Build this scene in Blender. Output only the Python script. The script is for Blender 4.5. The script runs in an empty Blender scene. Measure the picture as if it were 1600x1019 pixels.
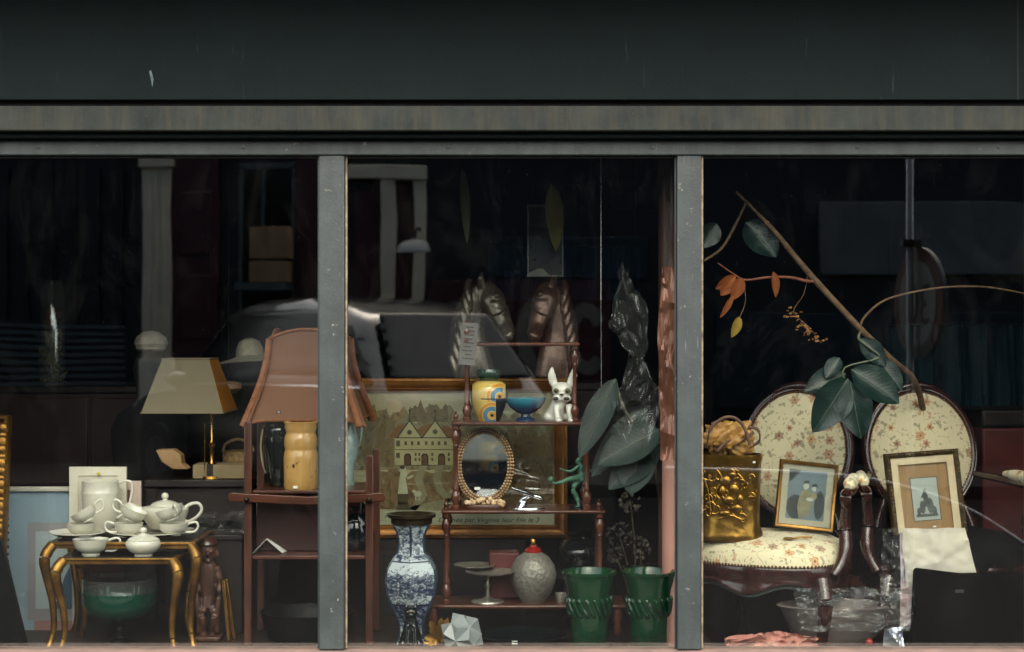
import bpy, math, random
from math import sin, cos, pi, radians, sqrt
from mathutils import Vector, Matrix, noise as mnoise
random.seed(7)
SC = bpy.context.scene
C = SC.collection

# ------------------------------------------------------------ camera, sky, sun, exposure
FPX, CAMY, EYE = 2760.0, 6.0, 1.5
cam_d = bpy.data.cameras.new('camera'); cam = bpy.data.objects.new('camera', cam_d); C.objects.link(cam)
cam.location = (0, -CAMY, EYE); cam.rotation_euler = (pi/2, 0, 0)
cam_d.lens = 36*FPX/1600; cam_d.sensor_width = 36; cam_d.clip_end = 500; cam_d.clip_start = 0.05
cam_d.dof.use_dof = True; cam_d.dof.focus_distance = 6.42; cam_d.dof.aperture_fstop = 3.2
SC.camera = cam
wd = bpy.data.worlds.new('World'); SC.world = wd; wd.use_nodes = True
SUN_EL, SUN_AZ = 46, 174         # bright overcast: the light comes from a wide part of the sky over the street
sky = wd.node_tree.nodes.new('ShaderNodeTexSky'); sky.sky_type = 'NISHITA'; sky.sun_disc = False
sky.sun_elevation = radians(SUN_EL); sky.sun_rotation = radians(SUN_AZ)
sky.air_density = 1.0; sky.dust_density = 6.0; sky.ozone_density = 0.4
bg = wd.node_tree.nodes['Background']; bg.inputs[1].default_value = 0.085
wd.node_tree.links.new(sky.outputs[0], bg.inputs[0])
sd = bpy.data.lights.new('sun', 'SUN'); sd.energy = 2.4; sd.angle = radians(135); sd.color = (1, .965, .90)
sun = bpy.data.objects.new('sun', sd); C.objects.link(sun)
_d = Vector((sin(radians(SUN_AZ))*cos(radians(SUN_EL)), cos(radians(SUN_AZ))*cos(radians(SUN_EL)), sin(radians(SUN_EL))))
sun.rotation_euler = _d.to_track_quat('Z', 'Y').to_euler()
vs = SC.view_settings; vs.view_transform = 'Standard'; vs.look = 'None'; vs.gamma = 1; vs.exposure = 1.56
cy = SC.cycles; cy.use_denoising = True; cy.max_bounces = 10; cy.diffuse_bounces = 4; cy.glossy_bounces = 4
cy.transparent_max_bounces = 24; cy.transmission_bounces = 8; cy.sample_clamp_indirect = 6; cy.caustics_reflective = False; cy.caustics_refractive = False

# ------------------------------------------------------------ helpers: points, meshes, objects
def W(px, py, y):                 # a point of the photograph set at depth y behind the glass
    k = (CAMY + y)/FPX
    return Vector(((px-800)*k, y, EYE-(py-510)*k))
def K(y): return (CAMY + y)/FPX
def X(px, y): return (px-800)*K(y)
def Z(py, y): return EYE-(py-510)*K(y)
def R(px, py, y):                 # a point of the street, seen mirrored in the window, y metres in front of the glass
    w = W(px, py, y); return Vector((w.x, -y, w.z))
def s2l(c): return tuple((v/12.92 if v <= .04045 else ((v+.055)/1.055)**2.4) for v in (x/255 for x in c))
def rotz(a): return Matrix.Rotation(a, 4, 'Z')
def rotx(a): return Matrix.Rotation(a, 4, 'X')
def roty(a): return Matrix.Rotation(a, 4, 'Y')
def tr(*a): return Matrix.Translation(Vector(a[0] if len(a) == 1 else a))

class MB:
    def __init__(s): s.v = []; s.f = []; s.uv = []
    def add(s, vs, fs, M=None, uv=None):
        n = len(s.v)
        for i, p in enumerate(vs):
            p = Vector(p); s.v.append(M @ p if M else p); s.uv.append(uv[i] if uv else (p[0], p[2]))
        s.f += [tuple(n+i for i in f) for f in fs]; return s
    def xf(s, M): s.v = [M @ p for p in s.v]; return s
    def join(s, o): return s.add(o.v, o.f, None, o.uv)
    def box(s, c, d, M=None):
        x, y, z = (q/2 for q in d); c = Vector(c)
        v = [c+Vector((a*x, b*y, e*z)) for a in (-1, 1) for b in (-1, 1) for e in (-1, 1)]
        return s.add(v, [(0,1,3,2),(4,6,7,5),(0,4,5,1),(2,3,7,6),(0,2,6,4),(1,5,7,3)], M)
    def bb(s, x0, x1, y0, y1, z0, z1, M=None):
        return s.box(((x0+x1)/2, (y0+y1)/2, (z0+z1)/2), (abs(x1-x0), abs(y1-y0), abs(z1-z0)), M)
    def prism(s, poly, y0, y1, M=None):       # polygon in x,z pushed from y0 to y1
        n = len(poly); a = sum(poly[i][0]*poly[(i+1) % n][1]-poly[(i+1) % n][0]*poly[i][1] for i in range(n))
        if a < 0: poly = poly[::-1]
        v = [(p[0], y0, p[1]) for p in poly]+[(p[0], y1, p[1]) for p in poly]
        f = [tuple(range(n)), tuple(range(2*n-1, n-1, -1))]+[((i+1) % n, i, n+i, n+(i+1) % n) for i in range(n)]
        return s.add(v, f, M)
    def lathe(s, prof, seg=32, c=(0, 0, 0), M=None, mod=None, cap0=True, cap1=True, a0=0.0):
        c = Vector(c); v = []; uv = []; f = []; n = len(prof)
        for j, (r, z) in enumerate(prof):
            for i in range(seg):
                a = a0+2*pi*i/seg; rr = r*(mod(a, z) if mod else 1)
                v.append(c+Vector((rr*cos(a), rr*sin(a), z))); uv.append((a/(2*pi), z))
        for j in range(n-1):
            for i in range(seg):
                k = (i+1) % seg; f.append((j*seg+i, j*seg+k, (j+1)*seg+k, (j+1)*seg+i))
        if cap0 and prof[0][0] > 1e-5: f.append(tuple(range(seg-1, -1, -1)))
        if cap1 and prof[-1][0] > 1e-5: f.append(tuple((n-1)*seg+i for i in range(seg)))
        return s.add(v, f, M, uv)
    def loft(s, pts, rad, seg=12, up=(0, 0, 1), closed=False, M=None, cap=True):
        pts = [Vector(p) for p in pts]; n = len(pts); v = []; f = []; uv = []; up = Vector(up); d = 0
        for j, p in enumerate(pts):
            if closed: t = pts[(j+1) % n]-pts[j-1]
            else: t = pts[min(j+1, n-1)]-pts[max(j-1, 0)]
            t = t.normalized() if t.length > 1e-9 else Vector((0, 0, 1))
            if abs(t.dot(up)) > .97: sx = t.cross(Vector((0, 1, 0)) if abs(up.y) < .9 else Vector((1, 0, 0))).normalized()
            else: sx = t.cross(up).normalized()
            u = sx.cross(t).normalized()
            r = rad[j] if isinstance(rad, (list, tuple)) else rad
            ra, rb = r if isinstance(r, (list, tuple)) else (r, r)
            if j: d += (pts[j]-pts[j-1]).length
            for i in range(seg):
                a = 2*pi*i/seg; v.append(p+sx*ra*cos(a)+u*rb*sin(a)); uv.append((i/seg*.1, d))
        for j in range(n if closed else n-1):
            q = (j+1) % n
            for i in range(seg):
                k = (i+1) % seg; f.append((j*seg+i, j*seg+k, q*seg+k, q*seg+i))
        if cap and not closed: f += [tuple(range(seg-1, -1, -1)), tuple((n-1)*seg+i for i in range(seg))]
        return s.add(v, f, M, uv)
    def tube(s, pts, r, seg=8, sm=0, **k):
        if sm:
            rr = r if isinstance(r, (list, tuple)) else [r]*len(pts)
            pts, r = spline(pts, rr, sm, k.get('closed', False))
        return s.loft(pts, r, seg, **k)
    def ell(s, c, r, M=None, seg=16, ring=10):
        if not isinstance(r, (list, tuple)): r = (r, r, r)
        p = [(max(sin(pi*j/ring), 0), -cos(pi*j/ring)) for j in range(ring+1)]
        v = []; f = []; c = Vector(c)
        for (q, z) in p:
            for i in range(seg): v.append(c+Vector((r[0]*q*cos(2*pi*i/seg), r[1]*q*sin(2*pi*i/seg), r[2]*z)))
        for j in range(ring):
            for i in range(seg):
                k = (i+1) % seg; f.append((j*seg+i, j*seg+k, (j+1)*seg+k, (j+1)*seg+i))
        return s.add(v, f, M)
    def grid(s, fn, nu, nv, M=None, uvf=None):
        v = []; uv = []
        for j in range(nv+1):
            for i in range(nu+1):
                u, w = i/nu, j/nv; p = fn(u, w); v.append(p); uv.append(uvf(u, w) if uvf else (p[0], p[2]))
        f = [(j*(nu+1)+i, j*(nu+1)+i+1, (j+1)*(nu+1)+i+1, (j+1)*(nu+1)+i) for j in range(nv) for i in range(nu)]
        return s.add(v, f, M, uv)
    def ring(s, w, h, prof, M=None, arch=None):  # picture frame: profile (outward offset, y) swept round a w x h opening in the x,z plane
        v = []; f = []; n = len(prof)
        for (o, e) in prof:
            a, b = w/2+o, h/2+o; v += [(-a, e, -b), (a, e, -b), (a, e, b), (-a, e, b)]
        for j in range(n):
            q = (j+1) % n
            for i in range(4):
                k = (i+1) % 4; f.append((j*4+i, j*4+k, q*4+k, q*4+i))
        return s.add(v, f, M)

def spline(pts, rad, n, closed=False):
    pts = [Vector(p) for p in pts]; m = len(pts); P = []; Q = []
    for i in range(m if closed else m-1):
        g = (lambda k: pts[k % m]) if closed else (lambda k: pts[max(0, min(m-1, k))])
        h = (lambda k: rad[k % m]) if closed else (lambda k: rad[max(0, min(m-1, k))])
        a, b, c, d = g(i-1), g(i), g(i+1), g(i+2)
        for t in range(n):
            u = t/n
            P.append(.5*((2*b)+(c-a)*u+(2*a-5*b+4*c-d)*u*u+(3*b-a-3*c+d)*u**3))
            r0, r1 = h(i), h(i+1)
            Q.append(tuple(x*(1-u)+y*u for x, y in zip(r0, r1)) if isinstance(r0, (list, tuple)) else r0*(1-u)+r1*u)
    if not closed: P.append(pts[-1]); Q.append(rad[-1])
    return P, Q

def base_of(o):
    p = Vector((0, 0, 0))
    while o is not None: p += o.location; o = o.parent
    return p
def finish(name, me, mat, parent, loc, angle=40, bevel=0, sub=0, flat=False, mods=None):
    if mat is not None:
        for m in (mat if isinstance(mat, (list, tuple)) else [mat]): me.materials.append(m)
    if not flat:
        me.shade_smooth(); me.set_sharp_from_angle(angle=radians(angle))
    o = bpy.data.objects.new(name, me); C.objects.link(o)
    if parent: o.parent = parent
    else: o.location = loc
    if bevel:
        b = o.modifiers.new('bevel', 'BEVEL'); b.width = bevel; b.segments = 2; b.limit_method = 'ANGLE'; b.angle_limit = radians(40)
    if sub:
        b = o.modifiers.new('sub', 'SUBSURF'); b.levels = sub; b.render_levels = sub
    return o
def part(name, mb, mat, parent=None, loc=(0, 0, 0), angle=40, bevel=0, sub=0, flat=False):
    b = base_of(parent) if parent else Vector(loc)
    me = bpy.data.meshes.new(name)
    me.from_pydata([tuple(p-b) for p in mb.v], [], mb.f)
    uvl = me.uv_layers.new(name='UVMap')
    li = [0]*len(me.loops); me.loops.foreach_get('vertex_index', li)
    flat_uv = [c for i in li for c in mb.uv[i]]; uvl.data.foreach_set('uv', flat_uv)
    me.validate()
    return finish(name, me, mat, parent, loc, angle, bevel, sub, flat)
def organic(name, mb, mat, parent=None, loc=(0, 0, 0), voxel=.006, smooth=6):
    """overlapping shapes melted into one continuous skin"""
    b = base_of(parent) if parent else Vector(loc)
    me = bpy.data.meshes.new('tmp'); me.from_pydata([tuple(p-b) for p in mb.v], [], mb.f)
    o = bpy.data.objects.new('tmp', me); C.objects.link(o)
    m = o.modifiers.new('r', 'REMESH'); m.mode = 'VOXEL'; m.voxel_size = voxel
    q = o.modifiers.new('s', 'SMOOTH'); q.iterations = smooth; q.factor = .5
    dg = bpy.context.evaluated_depsgraph_get(); dg.update()
    nm = bpy.data.meshes.new_from_object(o.evaluated_get(dg)); nm.name = name
    bpy.data.objects.remove(o)
    return finish(name, nm, mat, parent, loc, 80)
def text_mesh(txt, size, shear=0, width=None):
    cu = bpy.data.curves.new('t', 'FONT'); cu.body = txt; cu.size = size; cu.shear = shear; cu.extrude = .0004
    o = bpy.data.objects.new('t', cu); C.objects.link(o)
    dg = bpy.context.evaluated_depsgraph_get(); dg.update()
    me = bpy.data.meshes.new_from_object(o.evaluated_get(dg)); bpy.data.objects.remove(o)
    mb = MB(); mb.add([v.co.copy() for v in me.vertices], [tuple(p.vertices) for p in me.polygons])
    w = max(v.x for v in mb.v)-min(v.x for v in mb.v)
    if width: mb.xf(Matrix.Diagonal((width/w, 1, 1, 1)))
    return mb.xf(rotx(pi/2))          # lies in x,z facing -y
def tag(o, label=None, cat=None, group=None, kind=None):
    if label: o['label'] = label
    if cat: o['category'] = cat
    if group: o['group'] = group
    if kind: o['kind'] = kind
    return o
def thing(name, label, cat, loc=(0, 0, 0), group=None):
    o = bpy.data.objects.new(name, None); C.objects.link(o); o.location = Vector(loc); o.empty_display_size = .05
    bpy.context.view_layer.update()
    return tag(o, label, cat, group)
def struct(name, mb, mat, bevel=0): return tag(part(name, mb, mat, bevel=bevel), kind='structure')

# ------------------------------------------------------------ materials
def nt(name):
    m = bpy.data.materials.new(name); m.use_nodes = True
    return m, m.node_tree, m.node_tree.nodes['Principled BSDF']
def nd(t, typ, props=None, **inp):
    n = t.nodes.new('ShaderNode'+typ)
    for k, v in (props or {}).items(): setattr(n, k, v)
    for k, v in inp.items():
        key = int(k[1:]) if k[0] == 'i' and k[1:].isdigit() else k.replace('_', ' ')
        put(t, n.inputs[key], v)
    return n
def put(t, sock, v):
    if hasattr(v, 'is_output'): t.links.new(v, sock)
    elif hasattr(v, 'outputs'): t.links.new(v.outputs[0], sock)
    else:
        if sock.type == 'RGBA' and len(v) == 3: v = (*v, 1)
        sock.default_value = v
def mth(t, op, a, b=0.0, c=None):
    n = nd(t, 'Math', {'operation': op}, i0=a, i1=b)
    if c is not None: put(t, n.inputs[2], c)
    return n.outputs[0]
def mix(t, f, a, b):
    n = nd(t, 'Mix', {'data_type': 'RGBA'}); put(t, n.inputs[0], f); put(t, n.inputs[6], a); put(t, n.inputs[7], b); return n.outputs[2]
def ramp(t, f, stops, interp='LINEAR'):
    n = t.nodes.new('ShaderNodeValToRGB'); put(t, n.inputs[0], f); r = n.color_ramp; r.interpolation = interp
    while len(r.elements) < len(stops): r.elements.new(.5)
    for e, (p, c) in zip(r.elements, stops): e.position = p; e.color = (*c, 1) if len(c) == 3 else c
    return n.outputs[0]
def coords(t, kind='Object', scale=(1, 1, 1)):
    n = nd(t, 'TexCoord'); return nd(t, 'Mapping', Vector=n.outputs[kind], Scale=scale).outputs[0]
def noise(t, vec, scale, detail=5, rough=.55, dist=0.0):
    return nd(t, 'TexNoise', Vector=vec, Scale=scale, Detail=detail, Roughness=rough, Distortion=dist).outputs['Fac']
def bump(t, b, h, strength=.3, dist=.002):
    put(t, b.inputs['Normal'], nd(t, 'Bump', Strength=strength, Distance=dist, Height=h))
MATS = {}
def pm(name, c1, c2=None, scale=8, rough=.5, metal=0, bmp=0, bscale=60, coat=0, stretch=(1, 1, 1), rvar=.12, lin=False, spec=.5, bdist=.002, trans=0):
    """plain material: two tones mixed by noise, uneven gloss, fine relief; colours given in sRGB 0-255"""
    if name in MATS: return MATS[name]
    m, t, b = nt(name); a = s2l(c1); c = s2l(c2) if c2 else tuple(x*.72 for x in a)
    v = coords(t, 'Object', stretch)
    n = noise(t, v, scale, 6)
    put(t, b.inputs['Base Color'], mix(t, ramp(t, n, [(.32, (0, 0, 0)), (.68, (1, 1, 1))]), a, c))
    n2 = noise(t, v, scale*3.3, 4)
    put(t, b.inputs['Roughness'], mth(t, 'ADD', mth(t, 'MULTIPLY', n2, rvar*2), max(rough-rvar, .02)))
    b.inputs['Metallic'].default_value = metal; b.inputs['Coat Weight'].default_value = coat; b.inputs['Coat Roughness'].default_value = .08
    b.inputs['Specular IOR Level'].default_value = spec
    if trans: b.inputs['Transmission Weight'].default_value = trans
    if bmp: bump(t, b, noise(t, v, bscale, 5), bmp, bdist)
    MATS[name] = m; return m
def wood(name, c1, c2, axis='z', rough=.32, coat=.3, sc=1):
    st = {'x': (2, 26, 26), 'y': (26, 2, 26), 'z': (26, 26, 2)}[axis]
    return pm(name, c1, c2, 2.2*sc, rough, 0, .12, 6, coat, st, .1)
def worn_paint(name, c1, c2, chip, rough=.45, streak=1.0, chips=.72, dirt=None, spec=.5):
    m, t, b = nt(name); v = coords(t); b.inputs['Specular IOR Level'].default_value = spec
    n = noise(t, v, 7, 9, .68); n2 = noise(t, coords(t, 'Object', (7, 7, .7)), 5, 7, .7); n3 = noise(t, v, 38, 5, .6)
    col = mix(t, ramp(t, n, [(.3, (0, 0, 0)), (.7, (1, 1, 1))]), s2l(c1), s2l(c2))
    if dirt: col = mix(t, mth(t, 'MULTIPLY', ramp(t, n2, [(.45, (0, 0, 0)), (.7, (1, 1, 1))]), .6*streak), col, s2l(dirt))
    f = mth(t, 'MULTIPLY', ramp(t, n3, [(chips, (0, 0, 0)), (chips+.025, (1, 1, 1))]), ramp(t, n, [(.45, (0, 0, 0)), (.62, (1, 1, 1))]))
    put(t, b.inputs['Base Color'], mix(t, f, col, s2l(chip)))
    put(t, b.inputs['Roughness'], mth(t, 'ADD', mth(t, 'MULTIPLY', n2, .35), rough-.17))
    sc = ramp(t, noise(t, coords(t, 'Object', (1, 1, .06)), 95, 3, .5, .4), [(.70, (0, 0, 0)), (.73, (1, 1, 1))])
    sc = mth(t, 'MULTIPLY', sc, ramp(t, noise(t, v, 4.3, 3), [(.52, (0, 0, 0)), (.62, (1, 1, 1))]))
    b0 = b.inputs['Base Color'].links[0].from_socket; put(t, b.inputs['Base Color'], mix(t, mth(t, 'MULTIPLY', sc, .45), b0, s2l(chip)))
    bump(t, b, mth(t, 'ADD', mth(t, 'ADD', noise(t, v, 120, 4), mth(t, 'MULTIPLY', n, 2.5)), mth(t, 'MULTIPLY', f, -2.0)), .3, .002)
    MATS[name] = m; return m
def pane_material(name, wav=.0011, wsc=1.0, tint=(.955, .985, .978), dust=.005, ior=1.9):
    """a window pane: looks through, mirrors by Fresnel, slightly wavy, a little dust"""
    m, t, b = nt(name); t.nodes.remove(b); out = t.nodes['Material Output']; v = coords(t)
    geo = nd(t, 'NewGeometry')
    ior_s = mth(t, 'ADD', mth(t, 'MULTIPLY', geo.outputs['Backfacing'], 1/ior-ior), ior)
    fr = nd(t, 'Fresnel', IOR=ior_s).outputs[0]
    h = mth(t, 'ADD', noise(t, v, wsc, 2, .5), mth(t, 'MULTIPLY', noise(t, v, wsc*3.1, 1, .4), .10))
    bm = nd(t, 'Bump', Strength=1.0, Distance=wav, Height=h)
    gl = nd(t, 'BsdfGlossy', Color=(1, 1, 1), Roughness=0.0); put(t, gl.inputs['Normal'], bm)
    tp = nd(t, 'BsdfTransparent', Color=tint)
    a = nd(t, 'MixShader', i0=fr, i1=tp, i2=gl)
    if dust:
        df = nd(t, 'BsdfDiffuse', Color=(.6, .58, .54)); sp = ramp(t, noise(t, v, 260, 2, .5), [(.755, (0, 0, 0)), (.78, (1, 1, 1))])
        sm = ramp(t, noise(t, coords(t, 'Object', (1, 1, .5)), 5, 8, .7, 1.2), [(.5, (0, 0, 0)), (.85, (1, 1, 1))])
        a = nd(t, 'MixShader', i0=mth(t, 'ADD', mth(t, 'MULTIPLY', sp, .16), mth(t, 'MULTIPLY', sm, dust)), i1=a, i2=df)
    put(t, out.inputs['Surface'], a); MATS[name] = m; return m
def glassy(name, tint, rough=.02, refl=1.0, veil=.0, veilc=(.7, .7, .68)):
    """thin coloured or clear foil / glass wall seen through"""
    m, t, b = nt(name); t.nodes.remove(b); out = t.nodes['Material Output']
    geo = nd(t, 'NewGeometry'); ior_s = mth(t, 'ADD', mth(t, 'MULTIPLY', geo.outputs['Backfacing'], 1/1.5-1.5), 1.5)
    fr = mth(t, 'MULTIPLY', nd(t, 'Fresnel', IOR=ior_s).outputs[0], refl)
    a = nd(t, 'MixShader', i0=fr, i1=nd(t, 'BsdfTransparent', Color=tint), i2=nd(t, 'BsdfGlossy', Color=(1, 1, 1), Roughness=rough))
    if veil: a = nd(t, 'MixShader', i0=veil, i1=a, i2=nd(t, 'BsdfDiffuse', Color=veilc))
    put(t, out.inputs['Surface'], a); MATS[name] = m; return m
def translucent(name, c1, c2, scale, f=.4, rough=.7):
    m, t, b = nt(name); out = t.nodes['Material Output']; v = coords(t)
    col = mix(t, noise(t, v, scale, 5), s2l(c1), s2l(c2)); put(t, b.inputs['Base Color'], col); b.inputs['Roughness'].default_value = rough
    bump(t, b, noise(t, coords(t, 'Object', (1, 1, .2)), 220, 2), .15, .001)
    tl = nd(t, 'BsdfTranslucent', Color=col)
    put(t, out.inputs['Surface'], nd(t, 'MixShader', i0=f, i1=b.outputs[0], i2=tl)); MATS[name] = m; return m

# ------------------------------------------------------------ the shop front
M_frame = worn_paint('slate_paint', (62, 73, 74), (41, 50, 51), (128, 130, 122), .5, .8, .66, (40, 45, 43))
M_fascia = worn_paint('black_fascia_paint', (20, 30, 31), (15, 25, 26), (60, 78, 76), .75, .8, .80, (27, 34, 33), .12)
M_beam = worn_paint('grimy_beam_paint', (58, 63, 60), (39, 45, 44), (80, 78, 69), .75, 1, .70, (74, 71, 60), .15)
M_gap = pm('sooty_black', (10, 13, 13), (6, 8, 8), 6, .8)
M_bead = pm('weathered_bead_wood', (160, 146, 122), (92, 82, 68), 40, .7, 0, .3, 90)
M_pane = pane_material('window_glass')
M_wall = pm('dark_render', (60, 62, 60), (44, 46, 46), 3, .9, 0, .3, 30)
M_room = pm('dark_room_paint', (46, 38, 36), (34, 29, 30), 1.2, .85)
M_floorb = wood('stage_boards', (52, 40, 33), (34, 26, 22), 'x', .5, .1)
sh = thing('shopfront', 'dark slate painted timber shopfront with three tall display windows', 'shopfront')
YF = -.035
def zf(py): return Z(py, YF)
def xf_(px): return X(px, YF)
part('fascia', MB().bb(-4, 4, -.10, .05, Z(157, -.1), 3.3), M_fascia, sh, bevel=.004)
part('unseen_canopy', MB().bb(-4.1, 4.1, -.56, .05, 2.72, 2.84), M_fascia, sh, bevel=.01)  # out of view, added to keep sun and sky off the fascia
fs = MB()   # a nick in the fascia paint
fs.prism([(X(233, -.1), Z(112, -.1)), (X(236, -.1), Z(110, -.1)), (X(240, -.1), Z(124, -.1)), (X(238, -.1), Z(137, -.1)), (X(236, -.1), Z(126, -.1))], -.1008, -.099)
part('paint_scratch', fs, pm('scratched_primer', (96, 122, 118), (70, 92, 90), 80, .7), sh)
part('panel_joint', MB().bb(X(1589, -.1), X(1591.5, -.1), -.1012, -.09, Z(157, -.1)+.002, 3.29), M_gap, sh)
part('shadow_gap', MB().bb(-4, 4, -.06, .05, Z(166, -.06)-.004, Z(157, -.1)+.01), M_gap, sh)
for px_ in (60, 380, 700, 1020, 1340, 1560):
    part('screw_head', MB().lathe([(0, 0), (.006, 0), (.0055, .002), (0, .003)], 12, M=tr(X(px_, YF), YF-.0005, zf(231)) @ rotx(pi/2)), M_frame, sh)
part('beam', MB().bb(-4, 4, -.125, .05, Z(205, -.125), Z(166, -.125)), M_beam, sh, bevel=.005)
part('drip_moulding', MB().bb(-4, 4, -.085, .05, Z(216, -.085), Z(205, -.125)-.002), M_fascia, sh, bevel=.004)
part('shadow_gap', MB().bb(-4, 4, -.02, .05, Z(220, -.04)-.003, Z(216, -.085)-.001), M_gap, sh)
part('head_rail', MB().bb(-4, 4, YF, .05, zf(243), zf(219.5)), M_frame, sh, bevel=.004)
muls = [(-57, -17), (498, 538), (1058, 1096), (1611, 1650)]
for a, b in muls:
    part('mullion', MB().bb(xf_(a), xf_(b), YF, .055, zf(1016), zf(243)-.0015), M_frame, sh, bevel=.004)
part('sill', MB().bb(-4, 4, -.12, .055, zf(1048), zf(1017.5)), pm('worn_sill_paint', (140, 118, 108), (112, 96, 88), 12, .7, 0, .3), sh, bevel=.006)
part('stall_riser', MB().bb(-4, 4, -.02, .055, 0, zf(1048)-.002), M_frame, sh)
for (a, b) in ((-17, 498), (538, 1058), (1096, 1611)):
    pn = part('pane', MB().bb(xf_(a)+.003, xf_(b)-.003, -.003, .003, zf(1016)+.002, zf(243)-.002), M_pane, sh)
    x0, x1 = xf_(a)+.001, xf_(b)-.001; zt, zb = zf(243)-.002, zf(1016)+.001
    part('glazing_bead', MB().bb(x0, x0+.007, -.016, -.004, zb, zt), M_bead, sh, bevel=.002)
    part('glazing_bead', MB().bb(x1-.005, x1, -.012, -.004, zb, zt), M_frame, sh, bevel=.002)
    part('glazing_bead', MB().bb(x0+.008, x1-.006, -.012, -.004, zt-.006, zt), M_gap, sh)
for s_ in (-1, 1):
    part('end_wall', MB().bb(s_*2.0, s_*4.2, -.03, .06, zf(1016)+.002, zf(243)-.003), M_wall, sh)
part('upper_wall', MB().bb(-4.2, 4.2, .06, 6.2, 2.75, 4.0), M_wall, sh)
for s_ in (-1, 1): part('side_wall', MB().bb(s_*4.2, s_*9, -.05, 6.2, 0, 4), M_wall, sh)

# ------------------------------------------------------------ the room behind the glass
ZS, ZR = .36, .27
struct('display_stage', MB().bb(-3, .72, .06, 2.2, .1, ZS), M_floorb, .004)
struct('lower_display_stage', MB().bb(.722, 3, .06, 2.2, .1, ZR), M_floorb, .004)
struct('floor', MB().bb(-4, 4, .05, 6.2, .0, .1), M_floorb)
struct('ceiling', MB().bb(-4.1, 4.1, .056, 6.2, 2.62, 2.745), M_room)
struct('back_wall', MB().bb(-4.1, 4.1, 5.6, 6.2, .1, 2.61), M_room)
for s_, nm in ((-1, 'left_wall'), (1, 'right_wall')): struct(nm, MB().bb(s_*3.02, s_*4.1, .062, 5.6, .1, 2.61), M_room)

# ------------------------------------------------------------ the street, mirrored in the glass
M_asph = pm('asphalt', (32, 32, 33), (26, 26, 27), 20, .9, 0, .5, 150, spec=.05)
M_pav = pm('pavement_stone', (58, 57, 54), (48, 47, 45), 5, .9, 0, .4, 60, spec=.08)
struct('road', MB().bb(-60, 60, -60, .0, -.3, -.02), M_asph)
struct('pavement', MB().bb(-9, 9, -2.2, -.122, -.1, .0), M_pav)
struct('kerb', MB().bb(-9, 9, -2.35, -2.202, -.1, .004), M_pav, .01)
struct('far_pavement', MB().bb(-9, 9, -11.9, -9.8, -.1, .1), M_pav)
struct('far_kerb', MB().bb(-9, 9, -9.798, -9.65, -.1, .104), M_pav, .01)
YO = 12.0
ob = thing('opposite_building', 'red and pale stone shop building across the street mirrored in the glass', 'building', (0, -YO, 0))
M_stone = pm('pale_limestone', (244, 230, 198), (226, 210, 180), 4, .85, 0, .3, 40)
M_red = pm('oxblood_paint', (78, 26, 30), (58, 20, 26), 6, .5)
M_dk = pm('dark_shop_paint', (26, 33, 34), (18, 24, 26), 5, .5)
M_win = pm('dark_window_glass', (14, 18, 20), (10, 13, 15), 3, .12, rvar=.05, spec=.3)
M_grey = pm('grey_green_paint', (84, 96, 92), (66, 78, 76), 5, .6)
def ocol(name, px0, px1, py0, py1, mat, proud=.06, bevel=.01):
    z1 = Z(py0, YO) if py0 > -500 else 4.3; z0 = max(Z(py1, YO), .1)
    return part(name, MB().bb(X(px0, YO), X(px1, YO), -YO-.3, -YO+proud, z0, z1), mat, ob, bevel=bevel)
part('wall', MB().bb(-9, 9, -YO-4, -YO-.02, .0, 4.3), M_dk, ob)
part('upper_wall', MB().bb(-9, 9, -YO-.019, -YO+.05, 3.25, 4.3), M_stone, ob)
ocol('pilaster', 226, 270, -999, 620, M_stone, .12); ocol('plinth', 222, 274, 560, 900, M_stone, .16)
for a in (234, 245, 256): ocol('flute_rib', a, a+5, 270, 556, M_stone, .14, .006)
ocol('capital', 222, 274, 240, 262, M_stone, .18)
ocol('pilaster', 271, 341, -999, 900, M_red, .07)
for z_ in (300, 430, 560):
    part('pilaster_panel', MB().bb(X(281, YO), X(331, YO), -YO+.05, -YO+.085, Z(z_+100, YO), Z(z_, YO)), M_red, ob, bevel=.012)
w = ocol('shop_window', 376, 460, 265, 600, M_win, .02)
for a, b, c, d in ((372, 379, 262, 600), (408, 413, 262, 600), (456, 462, 262, 600), (372, 462, 256, 266)): ocol('window_bar', a, b, c, d, M_grey, .05, .004)
ocol('pilaster', 462, 505, -999, 900, M_red, .07)
ocol('shutter', 556, 598, 300, 640, M_red, .03)
for a, b in ((598, 620), (648, 666)): ocol('door_post', a, b, 284, 640, M_stone, .14)
ocol('door_post', 590, 628, 468, 900, M_stone, .19); ocol('door_post', 640, 668, 520, 900, M_stone, .19)
ocol('lintel', 538, 668, 262, 284, M_stone, .17)
ocol('door', 621, 647, 290, 900, M_red, .01)
M_tan = pm('cardboard', (176, 142, 100), (150, 118, 82), 6, .85, 0, .2, 40)
for (a, b, c, d) in ((391, 453, 355, 406), (391, 450, 410, 442)):
    o = part('cardboard_box', MB().bb(X(a, 11.5), X(b, 11.5), -11.76, -11.4, Z(d, 11.5), Z(c, 11.5)), M_tan, None, (X(a, 11.5), -11.6, Z(d, 11.5)), bevel=.006)
    tag(o, 'tan cardboard box %s in the window across the street, seen as reflection' % ('upper one' if c == 355 else 'lower one'), 'box', 'boxes across the street')
shelf = part('window_shelf', MB().bb(X(380, YO), X(458, YO), -YO, -YO+.62, Z(444, 11.5)-.06, Z(442.6, 11.5)), M_grey, ob)
# left: dark shopfront with a slatted grille
for i in range(9): ocol('grille_slat', -60, 196, 508+i*11, 514+i*11, M_grey, .03, .003)
for i in range(6): ocol('mullion_bar', 10+i*36, 13+i*36, 262, 505, M_dk, .06, .003)
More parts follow.
